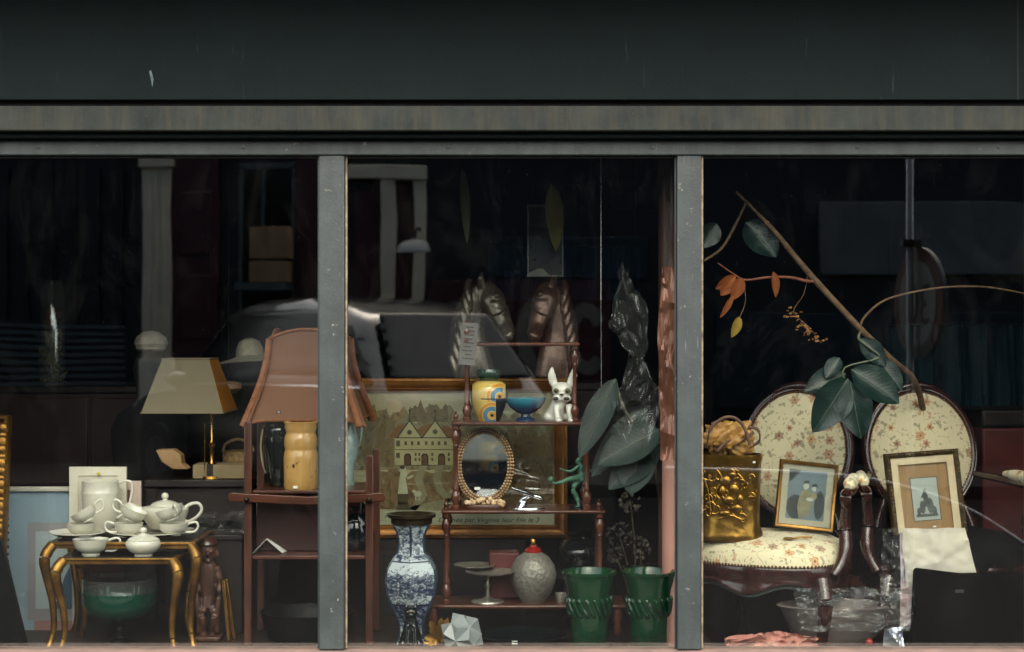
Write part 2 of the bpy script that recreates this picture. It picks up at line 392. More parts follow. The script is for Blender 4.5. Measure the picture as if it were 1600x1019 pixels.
# right: painted hoarding with pale bubble letters, a grey sign board and teal boards
ocol('hoarding', 672, 952, 440, 720, M_red, .03)
M_let = pm('pale_letter_paint', (136, 126, 110), (116, 108, 94), 5, .8)
def blob_poly(cx, cy, rx, ry, a0, a1, n=26, thick=None):
    o = [(X(cx+rx*cos(a0+(a1-a0)*i/n), YO), Z(cy-ry*sin(a0+(a1-a0)*i/n), YO)) for i in range(n+1)]
    if thick: o += [(X(cx+(rx-thick)*cos(a1+(a0-a1)*i/n), YO), Z(cy-(ry-thick*1.1)*sin(a1+(a0-a1)*i/n), YO)) for i in range(n+1)]
    return o
for args in ((712, 520, 26, 48, .3, 2*pi-.5, 26, 17), (768, 545, 26, 52, .5, 2*pi-.6, 26, 18), (846, 525, 40, 62, .05, 2*pi-.05, 30, 22), (915, 530, 34, 55, .6, 2*pi-.7, 26, 20)):
    part('painted_letter', MB().prism(blob_poly(*args), -YO+.032, -YO+.036), M_let, ob)
ocol('sign_board', 1280, 1640, 318, 432, pm('grey_sign_paint', (104, 108, 104), (86, 92, 90), 3, .7), .08)
ocol('teal_board', 1120, 1640, 488, 640, pm('teal_hoarding_paint', (14, 42, 50), (11, 34, 42), 4, .6), .05)
ocol('blue_board', 770, 1010, 372, 438, pm('teal_hoarding_paint', (14, 42, 50), (11, 34, 42)), .04)
wl = thing('wall_lamp', 'enamelled wall lamp over the door across the street, seen as reflection', 'lamp', R(648, 395, YO-.6))
b0 = R(647, 395, YO-.6)
part('lamp_shade', MB().lathe([(.17, 0), (.165, .03), (.14, .085), (.10, .11), (.02, .12), (.02, .14)], 24, b0), pm('enamel_pale', (200, 198, 186), (180, 178, 168), 8, .4), wl)
part('bracket', MB().tube([b0+Vector((0, 0, .12)), b0+Vector((.02, 0, .22)), b0+Vector((.03, -.3, .24)), b0+Vector((.03, -.45, .24))], .016, 8, 4), M_gap, wl)

# a dark car parked across the street
M_car = pm('dark_car_paint', (22, 25, 28), (18, 21, 24), 2, .2, 0, coat=1)
def car(x0, y0, L, H, label):
    t = thing('parked_car', label, 'car', (x0+L/2, y0, -.02), 'cars across the street')
    Wd = 1.76
    lower = [(0.03, .30), (0, .55), (.06, .80), (.3, .92), (1.15, 1.0), (L-.5, 1.05), (L-.05, 1.0), (L, .62), (L-.02, .32)]
    cab = [(.95, .94), (1.62, H*.94), (2.0, H*.99), (2.8, H), (L-1.0, H*.97), (L-.55, H*.90), (L-.08, .98)]
    glz = [(1.12, 1.02), (1.70, H*.915), (2.1, H*.945), (2.8, H*.95), (L-1.0, H*.93), (L-.62, H*.87), (L-.16, 1.06)]
    def side(poly, inset_top, z_lo, z_hi, off=0.0):
        mb = MB(); n = len(poly); v = []
        for sgn in (-1, 1):
            for (a, z) in poly:
                k = inset_top*max(0, (z-z_lo)/(z_hi-z_lo)); v.append((x0+a, y0+sgn*(Wd/2-k+off), z-.02))
        f = [tuple(range(n-1, -1, -1)), tuple(range(n, 2*n))]+[(i, (i+1) % n, n+(i+1) % n, n+i) for i in range(n)]
        return mb.add(v, f)
    organic('body', side(lower, .08, .5, 1.0).join(side(cab, .26, .94, H)), M_car, t, voxel=.05, smooth=30)
    organic('side_windows', side(glz, .22, .98, H, -.015), M_win, t, voxel=.04, smooth=6)
    organic('rear_window', MB().add([(x0+L-.50+dx, y0+sy*w2, z_) for sy in (-1, 1) for dx, z_, w2 in ((-.04, H*.90, .52), (.36, 1.08, .66), (.42, 1.10, .66), (.02, H*.915, .52))], [(0, 1, 2, 3), (7, 6, 5, 4), (0, 4, 5, 1), (1, 5, 6, 2), (2, 6, 7, 3), (3, 7, 4, 0)]), M_win, t, voxel=.025, smooth=6)
    for sgn in (-1, 1):
        for ax in (.75, L-.75):
            wh = part('wheel', MB().lathe([(.32, -.1), (.33, -.06), (.33, .06), (.32, .1)], 24, M=tr(x0+ax, y0+sgn*(Wd/2-.1), .31) @ rotx(pi/2)), M_gap, t)
            part('rim', MB().lathe([(.2, -.105), (.21, 0), (.2, .105)], 16, M=tr(x0+ax, y0+sgn*(Wd/2-.1), .31) @ rotx(pi/2)), pm('alloy', (150, 152, 154), None, 6, .3, 1), wh)
        part('headlight', MB().ell((x0+.1, y0+sgn*.6, .75), (.1, .18, .08)), pm('lamp_glass', (200, 204, 206), (170, 174, 176), 6, .1), t)
        part('tail_light', MB().ell((x0+L-.1, y0+sgn*.66, .85), (.08, .12, .12)), pm('tail_lamp_red', (150, 12, 16), (120, 8, 12), 6, .15), t)
        part('wing_mirror', MB().ell((x0+1.35, y0+sgn*.98, 1.05), (.08, .11, .07)), M_car, t)
    part('chrome_strip', MB().tube([(x0+1.0, y0+Wd/2+.004, 1.0), (x0+L-.2, y0+Wd/2+.004, 1.04)], .014, 6), pm('chrome', (225, 226, 226), (200, 200, 200), 5, .1, 1, rvar=.03), t)
    return t
ct = car(X(505, 9.2)-2.15, -9.2, 4.3, 1.76, 'grey estate car parked across the street, seen as reflection'); ct.rotation_euler.z = radians(52)
# road sign and guard rail on the near kerb
sg = thing('road_sign', 'round speed limit sign on grey post mirrored in the glass', 'road sign', R(1437, 510, 3.5)*1.0)
c0 = R(1438, 475, 3.5); sg.location = (c0.x-.04, c0.y, 0); bpy.context.view_layer.update()
Ms = tr(c0) @ rotz(radians(77))
part('post', MB().lathe([(.02, 0), (.02, 2.9), (.0, 2.93)], 16, (c0.x-.055, c0.y, 0)), pm('galvanised', (150, 152, 150), (126, 130, 130), 9, .4, .3), sg)
def disc(r, y0, y1, n=40): return MB().prism([(r*cos(2*pi*i/n), r*sin(2*pi*i/n)) for i in range(n)], y0, y1)
pl = part('plate', disc(.30, -.012, .012).xf(Ms), pm('sign_back_grey', (60, 62, 62), (48, 50, 50), 5, .5), sg, bevel=.003)
for s_ in (1,):
    part('red_ring', disc(.295, -.0150, -.0125).xf(Ms @ rotz(pi)), pm('sign_red', (60, 14, 18), (50, 12, 16), 4, .5), sg)
    part('white_face', disc(.225, -.0175, -.0152).xf(Ms @ rotz(pi)), pm('sign_white', (96, 98, 96), (84, 86, 84), 4, .5), sg)
    tx = text_mesh('30', .30, 0); tx.xf(Ms @ rotz(pi) @ tr(-.17, -.0185, -.105)); part('numerals', tx, M_gap, sg)
part('clamp', MB().bb(c0.x-.10, c0.x+.0, c0.y-.04, c0.y+.04, c0.z+.30, c0.z+.34), M_gap, sg)
gr = thing('guard_rail', 'bent pale steel guard rail at the kerb, mirrored across the chair window', 'railing', (R(1250, 0, 3.4).x, -3.4, 0))
gp = [R(1040, 733, 3.4), R(1150, 735, 3.4), R(1280, 741, 3.4), R(1390, 755, 3.4), R(1500, 790, 3.4), R(1600, 850, 3.4)]
M_galv = pm('pale_steel', (196, 198, 196), (176, 178, 178), 9, .45, .2)
part('rail', MB().tube(gp, .012, 8, 5), M_galv, gr)
for q in (gp[0], gp[3]): part('rail_post', MB().tube([q, (q.x, q.y, -.02)], .02, 8), M_gap, gr)

# ------------------------------------------------------------ left window
M_gold = pm('antique_gold', (160, 118, 56), (104, 72, 30), 14, .36, .85, .25, 70)
M_brass = pm('polished_brass', (196, 154, 74), (140, 102, 40), 8, .25, 1, .1, 50)
M_china = pm('cream_china', (212, 208, 194), (200, 196, 180), 5, .16, 0, coat=.6, rvar=.05)
M_black = pm('black_lacquer', (13, 14, 15), (9, 10, 11), 8, .4, spec=.25)
M_mahog = wood('mahogany', (88, 50, 36), (54, 29, 22), 'z', .35, .25)
M_mahogx = wood('mahogany_boards', (94, 52, 36), (56, 30, 22), 'x', .32, .25)
M_sticker = pm('price_sticker_paper', (232, 230, 222), (220, 218, 210), 20, .8)
FR_GILT = [(0, .0), (.0, -.012), (.012, -.018), (.018, -.012), (.034, -.034), (.044, -.036), (.05, -.02), (.05, .012), (0, .012)]
def rect(w, h, y0, y1): return MB().bb(-w/2, w/2, y0, y1, -h/2, h/2)
def picture(name, label, ctr, w, h, M, fmat, prof, layers, glass=True, mat_board=None):
    """framed picture: layers = [(part name, [polygons in 0..1 picture space], material)]"""
    base = Vector(ctr)-Vector((0, 0, h/2+.04)); t = thing(name, label, 'picture', base); MM = tr(ctr) @ M
    part('frame', MB().ring(w, h, prof).xf(MM), fmat, t, angle=30)
    part('backing', rect(w+.004, h+.004, .002, .010).xf(MM), pm('backing_board', (150, 138, 116), None, 6, .9), t)
    for i, (nm, polys, mt) in enumerate(layers):
        mb = MB()
        for p in polys: mb.prism([((a-.5)*w, (b-.5)*h) for a, b in p], .0012-.0007*i, .0018-.0007*i)
        part(nm, mb.xf(MM), mt, t)
    if glass:
        e = .0012-.0007*len(layers)-.002
        part('glass', rect(w, h, e-.001, e).xf(MM), pane_picture, t)
    return t, MM
pane_picture = pane_material('picture_glass', .0001, 2, dust=.0)
RC = lambda a, b, c, d: [(a, b), (c, b), (c, d), (a, d)]
def ovl(cx, cy, rx, ry, n=18): return [(cx+rx*cos(2*pi*i/n), cy+ry*sin(2*pi*i/n)) for i in range(n)]

# ornate gilt frame cut by the picture's edge, and the pale blue print
gf = thing('gilt_picture', 'ornate gilt picture frame leaning at the far left edge of the window', 'picture frame', (X(-40, .3), .3, ZS))
mb = MB(); cz = .30
Mg = tr(X(-62, .28), .28, ZS+.005) @ rotx(radians(-8))
def orn(p): return 1+.12*sin(p*90)
part('frame', MB().ring(.20, .62, FR_GILT).xf(Mg @ tr(0, 0, .46)), M_gold, gf)
for i in range(26):
    a = i/25
    part('carved_leaf', MB().ell((.128, -.03, .13+a*.64), (.022, .014, .016+.008*(i % 3)), Mg, 8, 6), M_gold, gf)
part('canvas', rect(.21, .63, -.002, .008).xf(Mg @ tr(0, 0, .46)), pm('dark_canvas', (40, 32, 26), (24, 20, 18), 5, .6), gf)
db = part('leaning_board', MB().prism([(X(-60, .2), Z(835, .2)), (X(2, .2), Z(845, .2)), (X(46, .2), Z(1030, .2)), (X(-60, .2), Z(1030, .2))], .2, .225), M_black, None, (X(-10, .2), .2, ZS))
tag(db, 'black slanted board leaning in the lower left window corner', 'board')
b_y = .62
bl_c = W(64, 882, b_y); bw, bh = 104*K(b_y), 232*K(b_y)
p_lav = pm('lavender_mount', (176, 178, 196), (160, 164, 186), 3, .8); p_blue = pm('pale_blue_mount', (190, 206, 224), (176, 194, 216), 3, .8)
t, MM = picture('framed_print', 'pale blue and pink framed print leaning behind the brass tables', bl_c, bw, bh, Matrix.Identity(4), pm('whitewashed_moulding', (200, 196, 184), (176, 172, 160), 12, .6), [(-.004, 0), (-.004, -.012), (.006, -.014), (.012, -.008), (.012, .01), (-.004, .01)],
    [('mount', [RC(0, 0, 1, 1)], p_blue), ('inner_mount', [RC(.3, .12, .96, .78)], pm('pink_grey_mount', (206, 192, 200), None, 4, .8)),
     ('print', [RC(.42, .2, .96, .72)], pm('pale_print_paper', (226, 232, 238), (212, 220, 230), 5, .8)),
     ('pink_band', [RC(.4, .0, 1, .12)], pm('coral_paint', (206, 128, 122), (200, 160, 154), 5, .8)), ('blue_shape', [[(.7, .2), (.96, .2), (.96, .5), (.86, .42)]], pm('slate_blue_ink', (104, 132, 164), None, 5, .8)),
     ('ink_mark', [RC(.62, .56, .64, .66), RC(.60, .60, .67, .61)], pm('grey_ink', (110, 120, 132), None, 5, .8))])
mb = MB()
for i in range(22): mb.ell((-.0, 0, 0), .006, tr(bl_c.x-bw/2+.004, b_y-.015, bl_c.z-bh/2+bh*i/21))
o = part('beaded_edge', mb, pm('dark_bead', (40, 40, 52), None, 9, .4), t); o['kind'] = 'stuff'

# nest of brass tables
def cabriole(x, y, z1, z0, sx, sy, r=.013):
    h = z1-z0; q = [(0, 0, 1.0), (.016, .016, .93), (.022, .022, .84), (.012, .012, .66), (0, 0, .45), (-.004, -.004, .22), (.004, .004, .08), (.014, .014, 0)]
    rr = [r*1.25, r*1.35, r*1.3, r*1.05, r*.85, r*.72, r*.7, r*1.0]
    return MB().tube([(x+a*sx, y+b*sy, z0+h*c) for a, b, c in q], rr, 14, 8)
def nest(label, px0, px1, y0, y1, py, th):
    z = Z(py, y0); x0, x1 = X(px0, y0), X(px1, y0)
    t = thing('nesting_table', label, 'side table', ((x0+x1)/2, (y0+y1)/2, ZS), 'nest of brass tables')
    part('table_top', MB().bb(x0, x1, y0, y1, z-th, z), M_gold, t, bevel=.003)
    part('top_inlay', MB().bb(x0+.02, x1-.02, y0+.02, y1-.02, z-.001, z+.002), pm('dark_glass_top', (26, 28, 26), None, 5, .1, coat=.5), t)
    part('apron', MB().bb(x0+.012, x1-.012, y0+.006, y0+.014, z-th-.012, z-th-.001), M_gold, t)
    for a, sx in ((x0+.016, -1), (x1-.016, 1)):
        for b, sy in ((y0+.016, -1), (y1-.016, 1)):
            part('leg', cabriole(a, b, z-th-.001, ZS, sx, sy, .015), M_gold, t)
            part('knee_scroll', MB().ell((a+sx*.014, b+sy*.014, z-th-.028), (.018, .018, .02)), M_gold, t)
    return z+.002
ZT = nest('larger brass cabriole table carrying the white teapot and plates', 73, 305, .22, .60, 848, .011)
ZI = nest('smaller brass table pulled out from under the tea table, with sugar bowl', 90, 276, .15, .48, 873, .009)

def cup_profile(r, h, foot=.5):
    o = [(0, 0), (r*foot, 0), (r*foot, h*.06), (r*foot*.95, h*.1), (r*.78, h*.3), (r*.93, h*.6), (r, h*.97), (r*1.01, h)]
    i = [(r*.97, h), (r*.94, h*.95), (r*.87, h*.6), (r*.7, h*.32), (r*.4, h*.2), (0, h*.18)]
    return o+i
def handle_pts(r, h, ang, s=1.0, lo=.25, hi=.85, out=.62):
    d = Vector((cos(ang), sin(ang), 0)); f = lambda a, z: d*a+Vector((0, 0, z))
    return [f(r*.80, h*lo), f(r*(1+out*.55), h*(lo+.02)), f(r*(1+out), h*(lo+hi)*.56), f(r*(1+out*.9), h*(hi+.16)), f(r*(1+out*.35), h*(hi+.16)), f(r*.92, h*hi)]
def cup(label, px, py, y, r, h, ang, tilt=None, group='cream china tea set', zb=None, name='tea_cup'):
    b = W(px, py, y)
    if zb is not None: b.z = zb
    M = tr(b) @ (tilt or Matrix.Identity(4)); t = thing(name, label, 'cup', b, group)
    part('bowl', MB().lathe(cup_profile(r, h), 36, M=M), M_china, t)
    part('handle', MB().tube(handle_pts(r, h, ang), [.0052, .0048, .0044, .0044, .0048, .005], 10, 5, M=M), M_china, t)
    return t
def plate(label, px, py, y, r, zb):
    b = W(px, py, y); b.z = zb
    o = part('saucer' if r < .12 else 'plate', MB().lathe([(0, 0), (r*.55, 0), (r*.58, .004), (r*.8, .008), (r, .018), (r*1.0, .021), (r*.8, .012), (r*.55, .007), (0, .007)], 48, b), M_china, None, b)
    tag(o, label, 'plate', 'cream china tea set'); return o
plate('wide cream china plate under the teapot and stacked cups', 236, 845, .40, .155, ZT)
plate('cream china plate on the left end of the brass table', 122, 846, .36, .105, ZT)
zp = ZT+.022
cup('cream milk cup with looped handle at front of the smaller brass table', 142, 872, .24, .064, .055, 0.0, zb=ZI)
cup('lower cream cup of the stack in front of the teapot spout', 201, 845, .33, .052, .045, pi, zb=ZT+.01)
cup('cream cup tipped on its side atop the stack beside the teapot spout', 203, 828, .33, .050, .045, pi*.98, tr(0, 0, .012) @ roty(radians(24)), zb=ZT+.052)
cup('lower cream cup with handle out, stacked right of the teapot', 271, 846, .33, .054, .045, 0.0, zb=ZT+.01)
cup('tipped cream cup atop the stack below the teapot handle', 270, 830, .33, .050, .046, radians(-60), tr(0, 0, .014) @ roty(radians(-20)), zb=ZT+.052)
cup('lower cream cup on the plate in front of the tall pitcher', 126, 846, .32, .05, .045, pi*.6, zb=ZT+.01)
cup('tipped cream cup atop another in front of the tall pitcher', 138, 832, .32, .047, .044, radians(10), tr(0, 0, .012) @ roty(radians(-30)), zb=ZT+.05)
b = W(224, 872, .22); b.z = ZI
t = thing('sugar_bowl', 'lidded cream china sugar bowl on the smaller brass table', 'bowl', b, 'cream china tea set')
part('bowl', MB().lathe([(0, 0), (.032, 0), (.032, .005), (.05, .015), (.061, .032), (.0625, .043), (.058, .052), (.05, .055)], 40, b), M_china, t)
ld = part('lid', MB().lathe([(.054, .053), (.056, .056), (.045, .063), (.028, .070), (.01, .076), (.006, .079)], 40, b), M_china, t)
part('knob', MB().ell(b+Vector((0, 0, .088)), (.013, .013, .011)), M_china, ld)
b = W(258, 838, .47); b.z = ZT+.02
t = thing('teapot', 'squat cream china teapot with round lid knob and looped handle', 'teapot', b, 'cream china tea set')
part('body', MB().lathe([(0, 0), (.055, 0), (.058, .004), (.075, .03), (.085, .058), (.086, .07), (.080, .078), (.055, .084), (.04, .086)], 48, b), M_china, t)
ld = part('lid', MB().lathe([(.052, .084), (.052, .087), (.042, .094), (.025, .100), (.009, .103), (.007, .108)], 40, b), M_china, t)
part('knob', MB().ell(b+Vector((0, 0, .117)), (.0135, .0135, .013)), M_china, ld)
part('spout', MB().tube([b+Vector(p) for p in ((-.07, 0, .05), (-.095, 0, .062), (-.115, 0, .075), (-.130, 0, .084), (-.137, 0, .082))], [.024, .019, .014, .0105, .009], 14, 4), M_china, t)
part('handle', MB().tube([b+Vector(p) for p in ((.07, 0, .072), (.095, 0, .088), (.122, 0, .090), (.134, 0, .068), (.118, 0, .042), (.088, 0, .024), (.074, 0, .026))], [.0075, .0068, .006, .006, .006, .0065, .007], 10, 5), M_china, t)
b = W(157, 838, .50); b.z = ZT+.018; hh = Z(752, .5)-b.z
t = thing('pitcher', 'tall cream china pitcher with banded neck and long curved handle', 'jug', b, 'cream china tea set')
r = .069
part('body', MB().lathe([(0, 0), (r*.78, 0), (r*.80, .006), (r*.90, hh*.25), (r*.97, hh*.5), (r, hh*.74), (r*1.005, hh*.77), (r*.985, hh*.785), (r*.985, hh*.92), (r*1.0, hh), (r*.96, hh), (r*.93, hh*.9), (r*.9, hh*.5), (0, hh*.45)], 48, b), M_china, t)
part('handle', MB().tube([b+Vector(p) for p in ((r*.95, 0, hh*.96), (r*1.4, 0, hh*1.0), (r*1.68, 0, hh*.93), (r*1.62, 0, hh*.62), (r*1.4, 0, hh*.36), (r*.88, 0, hh*.2))], [.006, .0055, .0055, .0055, .006, .006], 10, 5), M_china, t)
# white frame standing behind the pitcher, a second one in pale pink
yb = .575
M_wf = pm('cream_frame_paint', (222, 216, 198), (206, 200, 182), 7, .6)
def empty_frame(label, px0, px1, py0, py1, y, mat, fill):
    c = W((px0+px1)/2, (py0+py1)/2, y); w, h = (px1-px0)*K(y), (py1-py0)*K(y); fw = .034; base = Vector((c.x, y, ZT))
    t = thing('picture_frame', label, 'picture frame', base)
    part('frame', MB().ring(w-2*fw, h-2*fw, [(0, -.004), (0, -.0062), (.002, -.008), (fw, -.008), (fw, .008), (0, .008)]).xf(tr(c)), mat, t)
    part('panel', rect(w-2*fw+.004, h-2*fw+.004, -.004, .006).xf(tr(c)), fill, t)
empty_frame('flat cream frame standing behind the tall pitcher', 109, 198, 730, 842, yb, M_wf, pm('cream_card', (214, 208, 190), None, 4, .8))
empty_frame('pale pink frame showing behind the pitcher handle', 150, 221, 752, 842, yb+.035, pm('pink_cream_paint', (206, 184, 172), (186, 166, 156), 7, .6), pm('mauve_card', (120, 78, 74), (96, 62, 60), 4, .8))
o = part('yellow_pin', MB().ell(W(154, 741, yb-.02), (.007, .004, .007)), pm('yellow_plastic', (210, 190, 40), None, 5, .4), None, W(154, 741, yb-.02)); o.name = 'map_pin'
tag(o, 'small yellow round pin on the top of the cream frame', 'pin')

# green glass bowl on a black foot below the tables
b = W(187, 1006, .36); b.z = ZS
t = thing('glass_compote', 'dark green glass bowl on a black ribbed foot under the brass tables', 'bowl', b)
part('foot', MB().lathe([(0, 0), (.05, 0), (.045, .008), (.018, .02), (.016, .04), (.021, .05), (.016, .06), (.02, .075), (.03, .082)], 24, b), M_black, t)
k_ = K(.36); br = 58*k_
part('bowl', MB().lathe([(.03, .082), (br*.55, .088), (br*.85, .112), (br*.98, .145), (br, .185), (br*.985, .186), (br*.96, .146), (br*.83, .115), (br*.5, .094), (0, .092)], 40, b), glassy('green_glass', (.07, .40, .27), .03, 1.6, .25, (.01, .16, .10)), t)
part('rim', MB().lathe([(br, .186), (br*1.0, .235), (br*.985, .235), (br*.985, .187)], 40, b, cap0=False, cap1=False), glassy('clear_glass', (.93, .96, .95), .02, 1.2, .03), t)

# carved wooden figure
M_carv = wood('carved_redwood', (96, 60, 42), (48, 28, 21), 'z', .45, .1)
b = Vector((X(325, .42), .42, ZS)); q = lambda px, py, dy=0: W(px, py, .42+dy)
t = thing('carved_figure', 'tall thin carved wooden figure with long arms beside the brass tables', 'statue', b)
mb = MB()
mb.loft([q(324, 846), q(324, 852), q(324, 862), q(325, 872), q(325, 880)], [(.018, .02), (.032, .034), (.034, .036), (.026, .03), (.014, .016)], 14)
mb.ell(q(325, 866, -.034), (.007, .012, .013)); mb.ell(q(325, 877, -.026), (.012, .01, .005))
for s_ in (-1, 1): mb.ell(q(325+s_*6, 862, -.03), (.006, .006, .004)); mb.ell(q(325+s_*15, 866), (.006, .01, .014))
mb.loft([q(325, 872), q(325, 884), q(325, 900), q(325, 930), q(325, 950)], [(.014, .016), (.03, .026), (.034, .028), (.024, .024), (.03, .03)], 14)
for s_ in (-1, 1):
    mb.tube([q(325+s_*13, 886), q(325+s_*18, 905), q(325+s_*17, 935, -.02), q(325+s_*14, 965, -.02), q(325+s_*15, 990, -.01)], [.012, .0125, .011, .010, .009], 10, 3)
    mb.tube([q(325+s_*6, 945), q(325+s_*9, 965, -.03), q(325+s_*7, 985), q(325+s_*8, 996)], [.015, .014, .012, .014], 10, 3)
organic('body', mb, M_carv, t, voxel=.004, smooth=3)
part('base', MB().bb(X(306, .4), X(346, .4), .37, .47, ZS, Z(992, .42)), M_carv, t, bevel=.006)
part('headdress', MB().lathe([(.036, 0), (.04, .006), (.034, .02), (.02, .03), (0, .034)], 20, q(324, 853)), wood('dark_carved_wood', (70, 36, 28), (40, 22, 18), 'z'), t)

# dark table behind with carton, boxes and basket; standing gilt mouldings
M_dkw = wood('dark_stained_wood', (32, 22, 19), (20, 14, 13), 'x', .5, .0)
y1 = .95; zt = Z(746, y1)
t = thing('dark_side_table', 'nearly black table behind the cream shaded lamp', 'table', (X(300, y1), y1, ZS))
part('table_top', MB().bb(X(235, y1), X(400, y1), y1-.12, y1+.32, zt-.03, zt), M_dkw, t, bevel=.004)
part('front_panel', MB().bb(X(240, y1), X(396, y1), y1-.10, y1-.08, zt-.16, zt-.031), M_dkw, t)
for a in (245, 392):
    for d in (-.09, .29): part('leg', MB().bb(X(a, y1)-.02, X(a, y1)+.02, y1+d-.02, y1+d+.02, ZS, zt-.031), M_dkw, t)
o = part('torn_carton', MB().prism([(X(243, .85), Z(704, .85)), (X(270, .85), Z(703, .85)), (X(282, .85), Z(712, .85)), (X(284, .85), Z(726, .85)), (X(294, .85), Z(734, .85)), (X(270, .85), Z(734, .85)), (X(252, .85), Z(722, .85))], .85, .93), M_tan, None, W(262, 733, .88), bevel=.004)
tag(o, 'torn tan carton flap on the dark table below the lampshade', 'carton')
o = part('tan_box', MB().bb(X(301, .86), X(386, .86), .86, 1.0, zt+.001, Z(727, .86)), pm('tan_board', (150, 132, 98), (128, 110, 80), 7, .8), None, (X(343, .9), .9, zt), bevel=.003)
tag(o, 'low tan box with pale edge on the dark table under the lamp', 'box')
o = part('strap', MB().bb(X(328, .86)-.012, X(328, .86)+.012, .857, 1.0, zt+.002, Z(726.2, .86)), M_dkw, o)
b = Vector((X(372, 1.05), 1.05, zt)); hb = Z(692, 1.05)-zt
t = thing('wicker_basket', 'woven wicker basket half hidden behind the bell lampshade post', 'basket', b)
M_wick = pm('wicker', (168, 140, 96), (104, 80, 50), 60, .7, 0, .8, 160, bdist=.004)
part('body', MB().lathe([(0, 0), (.055, 0), (.062, hb*.6), (.06, hb*.72), (.063, hb*.75), (.0, hb*.7)], 24, b), M_wick, t)
part('handle', MB().tube([b+Vector((-.06, 0, hb*.7)), b+Vector((-.05, 0, hb*.95)), b+Vector((0, 0, hb*1.1)), b+Vector((.05, 0, hb*.95)), b+Vector((.06, 0, hb*.7))], .006, 8, 4), M_wick, t)
for i, (px, lb) in enumerate(((358, 'dull gilt picture moulding leaning by the statue'), (366, 'brighter gilt picture moulding leaning nearest the shelf post'))):
    o = part('gilt_moulding', MB().bb(-.006, .006, -.012, .012, 0, .22, tr(X(px, .4+i*.03), .4+i*.04, ZS) @ roty(radians(-5-i*3))), M_gold, None, (X(px, .4), .4+i*.04, ZS), bevel=.002); tag(o, lb, 'moulding', 'gilt mouldings')
# crumpled cellophane
M_cello = glassy('cellophane', (.955, .965, .96), .16, .8, .03)
def crumple(name, label, cat, c, sx, sz, sy, mat, seed, fold=.5, n=48, parent=None, shape=None):
    def fn(u, v):
        x = (u-.5)*sx; z = (v-.5)*sz; p = Vector((u*sx*9+seed*3.1, v*sz*9, seed*7.7))
        d = 0
        for k, a in ((1, 1), (2.3, .55), (5.1, .28)): d += a*(abs(mnoise.noise(p*k))*2-.6)
        e = mnoise.noise(p*2+Vector((9, 9, 9)))
        if shape: x, z = shape(x, z, u, v)
        return (c[0]+x+e*sx*.07*fold, c[1]+d*sy, c[2]+z+mnoise.noise(p*2.2+Vector((3, 1, 7)))*sz*.07*fold)
    mb = MB().grid(fn, n, n)
    o = part(name, mb, mat, parent, (0, 0, 0) if parent else c, flat=False, angle=75 if mat is M_cello else 30)
    if not parent: tag(o, label, cat)
    return o
t = thing('dark_pedestal', 'dark wooden plinth behind the carved figure carrying crumpled cellophane', 'plinth', (X(350, .62), .62, ZS))
part('body', MB().bb(X(316, .55), X(378, .55), .55, .72, ZS, Z(845, .55)), M_dkw, t, bevel=.004); part('top', MB().bb(X(312, .55), X(380, .55), .54, .73, Z(845, .55)+.001, Z(836, .55)), M_dkw, t, bevel=.004)
crumple('cellophane_wrap', 'crumpled clear cellophane heap on the dark plinth behind the carved figure', 'cellophane', W(348, 817, .63), 90*K(.63), 36*K(.63), .04, M_cello, 3)

# cream lamp with square shade
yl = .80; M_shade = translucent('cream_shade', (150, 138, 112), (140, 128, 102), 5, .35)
M_shade_glow = translucent('amber_glow_shade', (250, 172, 62), (238, 150, 48), 5, .55)  # orange glow of the right face, put into the panel's colour
b = Vector((X(316, yl+.1), yl+.1, zt))
t = thing('table_lamp', 'brass table lamp with square tapering cream shade', 'lamp', b)
lz = Z(645, yl); uz = Z(562, yl); cx = X(290, yl); hb_, ht = 64*K(yl), 37*K(yl)
Ml = tr(cx, yl+.1, 0) @ rotz(radians(-1))
cor = lambda h, z: [(-h, -h, z), (h, -h, z), (h, h, z), (-h, h, z)]
lo, hi = cor(hb_, lz), cor(ht, uz)
for i, mt in enumerate((M_shade, M_shade_glow, M_shade, M_shade)):
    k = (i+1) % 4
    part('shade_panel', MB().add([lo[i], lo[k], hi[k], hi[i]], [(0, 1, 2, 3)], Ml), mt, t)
part('shade_rim', MB().tube(cor(hb_+.001, lz), .003, 6, closed=True).xf(Ml), M_shade, t)
part('shade_rim', MB().tube(cor(ht+.001, uz), .003, 6, closed=True).xf(Ml), M_shade, t)
part('stem', MB().lathe([(0, 0), (.05, 0), (.048, .01), (.02, .02), (.012, .04), (.018, .055), (.009, .07), (.008, .12), (.016, .135), (.008, .15), (.007, uz-zt)], 20, (X(331, yl+.1), yl+.1, zt)), M_brass, t)
part('pull_rod', MB().tube([W(320, 662, yl), W(320, 740, yl)], .002, 6), M_brass, t)

# bentwood shelf stand (left étagère)
yw, yw2 = .30, .62
t = thing('shelf_stand', 'reddish wooden shelf stand with rounded cross rails behind the left mullion', 'shelf', (X(480, yw), yw, ZS))
zA, zB, zC = Z(767, yw), Z(869, yw), Z(953, yw)
for px, top in ((387, 660), (577, 712)):
    part('post', MB().bb(X(px-6, yw), X(px+6, yw), yw, yw+.018, ZS, Z(top, yw)), M_mahog, t, bevel=.003)
    part('post', MB().bb(X(px-6, yw), X(px+6, yw), yw2, yw2+.018, ZS, Z(top, yw)), M_mahog, t, bevel=.003)
for z_, th in ((zA, .012), (zB, .014)):
    part('shelf_board', MB().bb(X(394, yw), X(570, yw), yw+.004, yw2+.014, z_-th, z_), M_mahogx, t, bevel=.003)
rp = [(X(356, yw), 0)]
xa, xb = X(357, yw), X(603, yw); hr = .017; zc_ = Z(777, yw)
